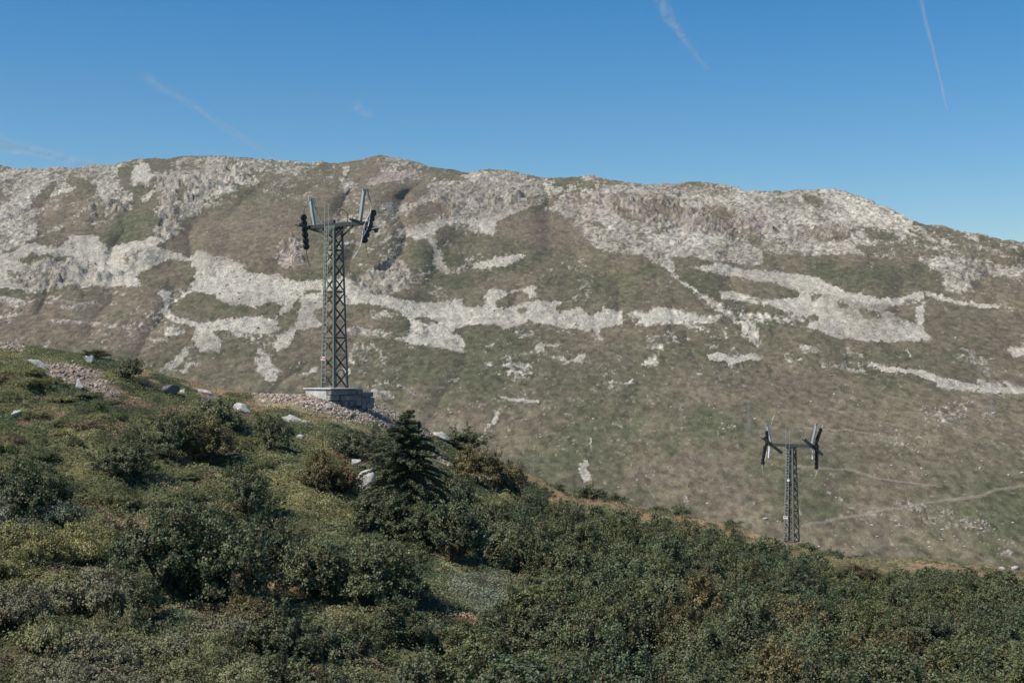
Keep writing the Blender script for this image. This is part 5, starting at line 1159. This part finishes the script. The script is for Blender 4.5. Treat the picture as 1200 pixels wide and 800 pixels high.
def build_mast2():
    Y = 150.0; s = Y / F; foot = np.array(((927.5 - HX) * s, Y, (HY - 634) * s)); H = (634 - 522.5) * s
    root = empty('lift_mast', foot, LINE_ANG)
    tag(root, 'smaller lattice lift mast farther down the ridge with slanting beams at its top', 'lift mast', 'steel masts of the abandoned chairlift')
    half = lattice(root, H, 1.30, 0.76, 1.1, M['steel'], 0.16, 0.10, arch=False)
    ladder(root, H, half, 0.22, 1.8, M['post'], yc=0.20)
    hw = 2.75; b = MB()
    for x in (-0.25, 0.25): b.bar((x, -hw, H + 0.08), (x, hw, H + 0.08), 0.09, 0.28)
    for y in (-hw + 0.1, -1.3, -0.45, 0.45, 1.3, hw - 0.1): b.bar((-0.27, y, H + 0.08), (0.27, y, H + 0.08), 0.08, 0.13)
    b.build('crossarm', M['steel2'], root)
    b = MB(); b.bar((0.42, -0.5, H - 0.06), (0.42, 0.5, H - 0.06), 0.03, 0.24); b.bar((-0.42, -0.5, H - 0.06), (-0.42, 0.5, H - 0.06), 0.03, 0.24); b.build('head_plate', M['steel2'], root)
    for sgn in (-1, 1):
        y = sgn * (hw - 0.45 if sgn > 0 else hw - 0.15)
        b = MB(); a0 = np.array((-2.0, y, H + 0.95)); a1 = np.array((2.05, y, H - 0.90))
        b.bar(a0, a1, 0.14, 0.22); b.bar(a0 + (0, 0.24, 0), a1 + (0, 0.24, 0), 0.08, 0.12)
        for t in np.linspace(0.05, 0.95, 6): q = a0 + (a1 - a0) * t; b.bar(q, q + (0, 0.24, 0), 0.05)
        w = b.build('walkway_beam', M['steel'], root)
        b = MB(); q = a0 + np.array((-0.05, 0, 0.05))
        loop = [q, q + (-0.35, 0.0, 0.0), q + (-0.35, 0, 0.75), q + (0.30, 0, 0.75), q + (0.30, 0, -0.05)]
        b.tube(loop, 0.026, 5); b.build('handrail', M['post'], w)
        if sgn < 0:
            b = MB(); q = a1; b.tube([q, q + (0.1, 0, 0.75), q + (-0.35, 0, 0.85), q + (-0.35, 0, 0.2)], 0.024, 5); b.build('handrail', M['post'], w)
        b = MB(); yb = sgn * (hw - 0.35); yt = sgn * (hw - 0.35 + 0.58); hp = 2.35 if sgn < 0 else 2.10
        b.bar((-0.05, yb, H + 0.1), (-0.05, yt, H + 0.1 + hp), 0.22, 0.18); b.bar((0.14, yb, H + 0.1), (0.14, yt, H + 0.1 + hp), 0.05, 0.06)
        b.bar((-0.25, yt, H + 0.10 + hp), (0.40, yt, H + 0.10 + hp), 0.11, 0.11)
        b.build('lifting_post', M['post'], root)
    # left: two batteries hanging in one line
    battery(root, (-0.85, hw + 0.1, H - 1.05), (0.28, 0, 1.0), 5, 1, r=0.25, gap=0.42)
    battery(root, (-0.20, hw + 0.1, H + 0.75), (0.05, 0, 1.0), 4, 1, r=0.24, gap=0.40)
    b = MB(); b.tube([(-1.25, hw + 0.1, H - 2.0), (-1.20, hw + 0.1, H - 2.6), (-1.05, hw + 0.1, H - 3.2)], [0.035, 0.03, 0.02], 6)
    b.tube([(0.35, hw - 0.1, H + 2.2), (0.55, hw - 0.1, H + 2.7), (1.0, hw - 0.1, H + 3.2)], [0.03, 0.026, 0.018], 6)
    b.bar((-0.30, hw - 0.25, H - 0.05), (-0.50, hw - 0.25, H - 1.35), 0.16, 0.10); b.tube([(-0.6, hw - 0.1, H - 0.7), (-1.0, hw - 0.05, H - 1.7)], 0.045, 6); b.build('cable_guide', M['white'], root)
    b = MB(); b.bar((-0.85, hw - 0.02, H - 0.9), (-1.05, hw - 0.02, H - 1.5), 0.03, 0.07); b.build('red_strip', M['redfade'], root)
    # right: the upper battery swings out to the right, the lower hangs
    battery(root, (0.62, -(hw + 0.1), H + 1.12), (0.72, 0, 1.0), 5, -1, r=0.24, gap=0.40)
    battery(root, (0.25, -(hw + 0.1), H - 1.05), (0.05, 0, 1.0), 6, -1, r=0.25, gap=0.42)
    b = MB(); b.bar((-0.45, -hw, H - 0.35), (-0.48, -hw, H - 1.25), 0.13, 0.08); b.tube([(0.2, -hw - 0.1, H - 2.25), (0.18, -hw - 0.1, H - 2.8), (-0.2, -hw - 0.1, H - 3.3)], [0.03, 0.026, 0.018], 6)
    b.tube([(1.2, -hw - 0.1, H + 1.75), (1.55, -hw - 0.1, H + 2.25)], 0.03, 6); b.build('cable_guide', M['white'], root)
    zt = (634 - 605.5) * s
    b = MB(); x = -half(zt) - 0.25; b.bar((x, 0.50, zt), (x, -0.02, zt), 0.012, 0.30); sg = b.build('sign_plate', M['white'], root); sg['label'] = 'small red and white plate'
    b = MB(); b.bar((x - 0.008, 0.42, zt + 0.04), (x - 0.008, 0.05, zt + 0.04), 0.006, 0.10); b.build('red_mark', M['red'], sg)
    zt = (634 - 562) * s; x = -half(zt) - 0.25
    b = MB(); b.bar((x, 0.12, zt), (x, -0.16, zt), 0.012, 0.26); b.build('number_plate', M['white'], root)
build_mast2()

# stone plinth under the larger mast
def build_plinth():
    U = np.array((LV[1], -LV[0])); Lh = np.array((LV[0], LV[1]))
    corner = np.array(((388 - HX) / F * 98.7, 98.7)); ztop = (HY - 456) / F * 98.7
    root = empty('stone_plinth', (corner[0], corner[1], ztop), LINE_ANG)   # local x = along the line, y = away to the left
    tag(root, 'low plinth of rough stone blocks and concrete under the larger lift mast', 'plinth')
    rg = np.random.default_rng(5)
    def course(name, x0, x1, y0, y1, z0, z1, nx, nz):
        b = MB(); hz = (z1 - z0) / nz
        for k in range(nz):
            x = x0; cuts = [x0] + sorted(x0 + (x1 - x0) * (i + rg.uniform(-0.42, 0.42) + (0.5 if k % 2 else 0)) / nx for i in range(1, nx)) + [x1]
            for a, c in zip(cuts[:-1], cuts[1:]):
                if c - a < 0.1: continue
                j = rg.uniform(0, 0.13); b.bar((a + 0.012, (y0 + y1) / 2 + j / 2, z0 + hz * (k + 0.5)), (c - 0.012, (y0 + y1) / 2 + j / 2, z0 + hz * (k + 0.5)), (y1 - y0) - j, hz - 0.015 - rg.uniform(0, 0.03))
        b.v = [(x + rg.normal(0, 0.025), y + rg.normal(0, 0.025), z + rg.normal(0, 0.022)) for x, y, z in b.v]
        return b.build(name, M['stonework'], root, bevel=0.05)
    course('stone_wall', 0, 3.1, -0.0, 0.5, -1.25, -0.02, 4, 3)
    course('stone_wall', 3.1, 4.3, 0.05, 0.5, -1.45, -0.22, 2, 3)
    b = MB(); b.bar((0.02, 1.62, -0.63), (2.9, 1.62, -0.63), 2.24, 1.18); b.build('concrete_core', M['masonry'], root, bevel=0.03)
    b = MB(); b.bar((-0.08, 1.42, 0.03), (3.0, 1.42, 0.03), 2.90, 0.09); b.build('top_slab', M['masonry'], root, bevel=0.015)
build_plinth()

# three far masts of other lines on the opposite slope
def far_mast(px, py, hpx, lab, arm=3.6):
    p = mpoint(px, py); s = p[1] / F; H = hpx * s
    root = empty('lift_mast', p, R(20)); tag(root, lab, 'lift mast', 'faint masts on the opposite slope')
    lattice(root, H, H * 0.09, H * 0.05, H / 7, M['post'], 0.08, 0.04, arch=False, brace_mat=M['post'])
    b = MB(); b.bar((0, -arm / 2, H), (0, arm / 2, H), 0.18); b.build('crossarm', M['post'], root)
    for sg in (-1, 1):
        b = MB(); b.bar((-1.2, sg * arm / 2, H - 0.3), (1.2, sg * arm / 2, H - 0.3), 0.14, 0.25); b.build('sheave_assembly', M['post'], root)
far_mast(877.5, 512, 42, 'faint grey mast on the opposite slope left of the smaller lift mast')
far_mast(1162.5, 490, 44, 'faint grey mast on the opposite slope near the right edge')
far_mast(626, 552, 14, 'tiny bluish mast on the opposite slope above the right end of the spruce crest', 2.0)

# ---------------------------------------------------------------- contrails
def mat_vapour(name, dens):
    m, nt = new_mat(name); at = N(nt, 'ShaderNodeAttribute'); at.attribute_name = 'dens'
    tr = nt.nodes.new('ShaderNodeBsdfTransparent'); d1 = nt.nodes.new('ShaderNodeBsdfDiffuse'); d2 = nt.nodes.new('ShaderNodeBsdfTranslucent')
    d1.inputs[0].default_value = (0.9, 0.9, 0.9, 1); d2.inputs[0].default_value = (0.9, 0.9, 0.9, 1)
    mb = N(nt, 'ShaderNodeMixShader', Fac=0.5); nt.links.new(d1.outputs[0], mb.inputs[1]); nt.links.new(d2.outputs[0], mb.inputs[2])
    mx = nt.nodes.new('ShaderNodeMixShader'); nt.links.new(math_n(nt, 'MULTIPLY', at.outputs['Fac'], dens, True), mx.inputs[0])
    nt.links.new(tr.outputs[0], mx.inputs[1]); nt.links.new(mb.outputs[0], mx.inputs[2])
    out = nt.nodes.new('ShaderNodeOutputMaterial'); nt.links.new(mx.outputs[0], out.inputs['Surface']); return m
def contrail(pts, w0, w1, tau, lab, seed):
    """a round tube of ice haze, denser along its core than at its rims"""
    Yc = 9000.0; s = Yc / F; n = 260; rg = np.random.default_rng(seed)
    a = np.array(pts, float); t = np.linspace(0, 1, n); L = np.linspace(0, 1, len(a)); px = np.interp(t, L, a[:, 0]); py = np.interp(t, L, a[:, 1])
    P3 = np.stack([(px - HX) * s, Yc + t * 0, (HY - py) * s], 1); ctr = P3[0].copy(); P3 -= ctr
    d = P3[-1] - P3[0]; d /= np.linalg.norm(d); u = np.cross(d, (0, 1, 0)); m = 24; V = np.zeros((n, m, 3)); A = np.zeros((n, m))
    q = np.arange(m) * 2 * math.pi / m
    wid = (w0 + (w1 - w0) * t) * s
    c = P3 + u * (fbm(t * 7, t * 0 + seed * 1.7, 3, seed) * wid * 0.35)[:, None]
    r = wid / 2 * (1 + 0.5 * fbm(t * 8, t * 0 + 3.1, 3, seed + 5))
    V = c[:, None] + (u[None, None] * np.cos(q)[None, :, None] + np.array((0, 1, 0)) * np.sin(q)[None, :, None]) * r[:, None, None]
    streak = np.clip(0.62 + 1.2 * fbm((t * 22)[:, None] + np.cos(q)[None] * 3.0, np.cos(q)[None] * 1.6 + t[:, None] * 0, 4, seed + 9, 0.6), 0, 1.4)
    A = np.abs(np.sin(q))[None] ** 2.6 * streak * (sstep(0, 0.12, t) * sstep(1, 0.93, t))[:, None]
    idx = np.arange(n * m).reshape(n, m); nx = np.roll(idx, -1, 1)
    fc = np.stack([idx[:-1], nx[:-1], nx[1:], idx[1:]], -1).reshape(-1, 4)
    b = mesh_np('contrail', V.reshape(-1, 3), fc, mat_vapour('vapour', tau), True, {'dens': A.reshape(-1)})
    o = link('contrail', b); o.location = ctr; tag(o, lab, 'contrail')
contrail([(762,-20),(790,28),(806,54),(834,84)], 22, 5, 0.22, 'broad streaky contrail right of the top centre of the sky', 1)
contrail([(1074,-25),(1086,30),(1100,85),(1111,133)], 8, 5, 0.28, 'thin crisp contrail in the upper right of the sky', 2)
contrail([(160,82),(215,118),(268,152),(334,196)], 15, 8, 0.18, 'faint diagonal contrail sinking to the ridge at left', 3)
contrail([(-30,160),(40,178),(115,196)], 20, 12, 0.24, 'soft contrail low over the ridge at the left edge', 4)
contrail([(412,124),(425,130),(438,137)], 14, 8, 0.20, 'short wisp of vapour above the larger mast', 6)

# ---------------------------------------------------------------- haze
me = bpy.data.meshes.new('haze')
x0, x1, y0, y1, z0, z1 = -1900, 1900, -420, 3200, -125, 330
me.from_pydata([(x, y, z) for x in (x0, x1) for y in (y0, y1) for z in (z0, z1)], [], [(0, 1, 3, 2), (4, 6, 7, 5), (0, 4, 5, 1), (2, 3, 7, 6), (0, 2, 6, 4), (1, 5, 7, 3)])
hm, nt = new_mat('haze_air'); v = N(nt, 'ShaderNodeVolumePrincipled', Density=0.000035, Anisotropy=0.2); v.inputs['Color'].default_value = (0.92, 0.94, 1.0, 1)
out = nt.nodes.new('ShaderNodeOutputMaterial'); nt.links.new(v.outputs[0], out.inputs['Volume'])
me.materials.append(hm); tag(link('haze', me), kind='stuff')

# ---------------------------------------------------------------- light and camera
scene = bpy.context.scene
EL = R(52); to_sun = np.array((-0.87 * math.cos(EL), -0.49 * math.cos(EL), math.sin(EL)))
ld = bpy.data.lights.new('sun', 'SUN'); ld.energy = 5.0; ld.angle = R(0.5); ld.color = (1.0, 0.945, 0.86)
lo = bpy.data.objects.new('sun', ld); col.objects.link(lo)
from mathutils import Vector
lo.rotation_euler = Vector(tuple(-to_sun)).to_track_quat('-Z', 'Y').to_euler(); lo.location = (-60, -60, 120)
w = bpy.data.worlds.new('World'); scene.world = w; w.use_nodes = True; nt = w.node_tree; nt.nodes.clear()
sk = nt.nodes.new('ShaderNodeTexSky'); sk.sky_type = 'NISHITA'; sk.sun_disc = False; sk.sun_elevation = EL
sk.sun_rotation = math.atan2(to_sun[0], to_sun[1]); sk.altitude = 1000; sk.air_density = 1.2; sk.dust_density = 0.4; sk.ozone_density = 3.0
bg = nt.nodes.new('ShaderNodeBackground'); bg.inputs[1].default_value = 0.098
out = nt.nodes.new('ShaderNodeOutputWorld'); hs = N(nt, 'ShaderNodeHueSaturation', Saturation=1.46, Hue=0.501, Value=1.0); nt.links.new(sk.outputs[0], hs.inputs['Color']); nt.links.new(hs.outputs[0], bg.inputs[0]); nt.links.new(bg.outputs[0], out.inputs[0])

cd = bpy.data.cameras.new('camera'); cam = bpy.data.objects.new('camera', cd); col.objects.link(cam); scene.camera = cam
cd.sensor_width = 36; cd.lens = 36 * F / 1200; cd.clip_start = 0.1; cd.clip_end = 40000
cam.location = (0, 0, 0); cam.rotation_euler = (R(90), 0, 0)
cd.shift_y = (HY - 400) / 1200.0
scene.view_settings.view_transform = 'Standard'; scene.view_settings.look = 'None'; scene.view_settings.exposure = 0.15; scene.view_settings.gamma = 1
scene.render.engine = 'CYCLES'; scene.cycles.max_bounces = 6; scene.cycles.volume_bounces = 0
scene.cycles.transparent_max_bounces = 8
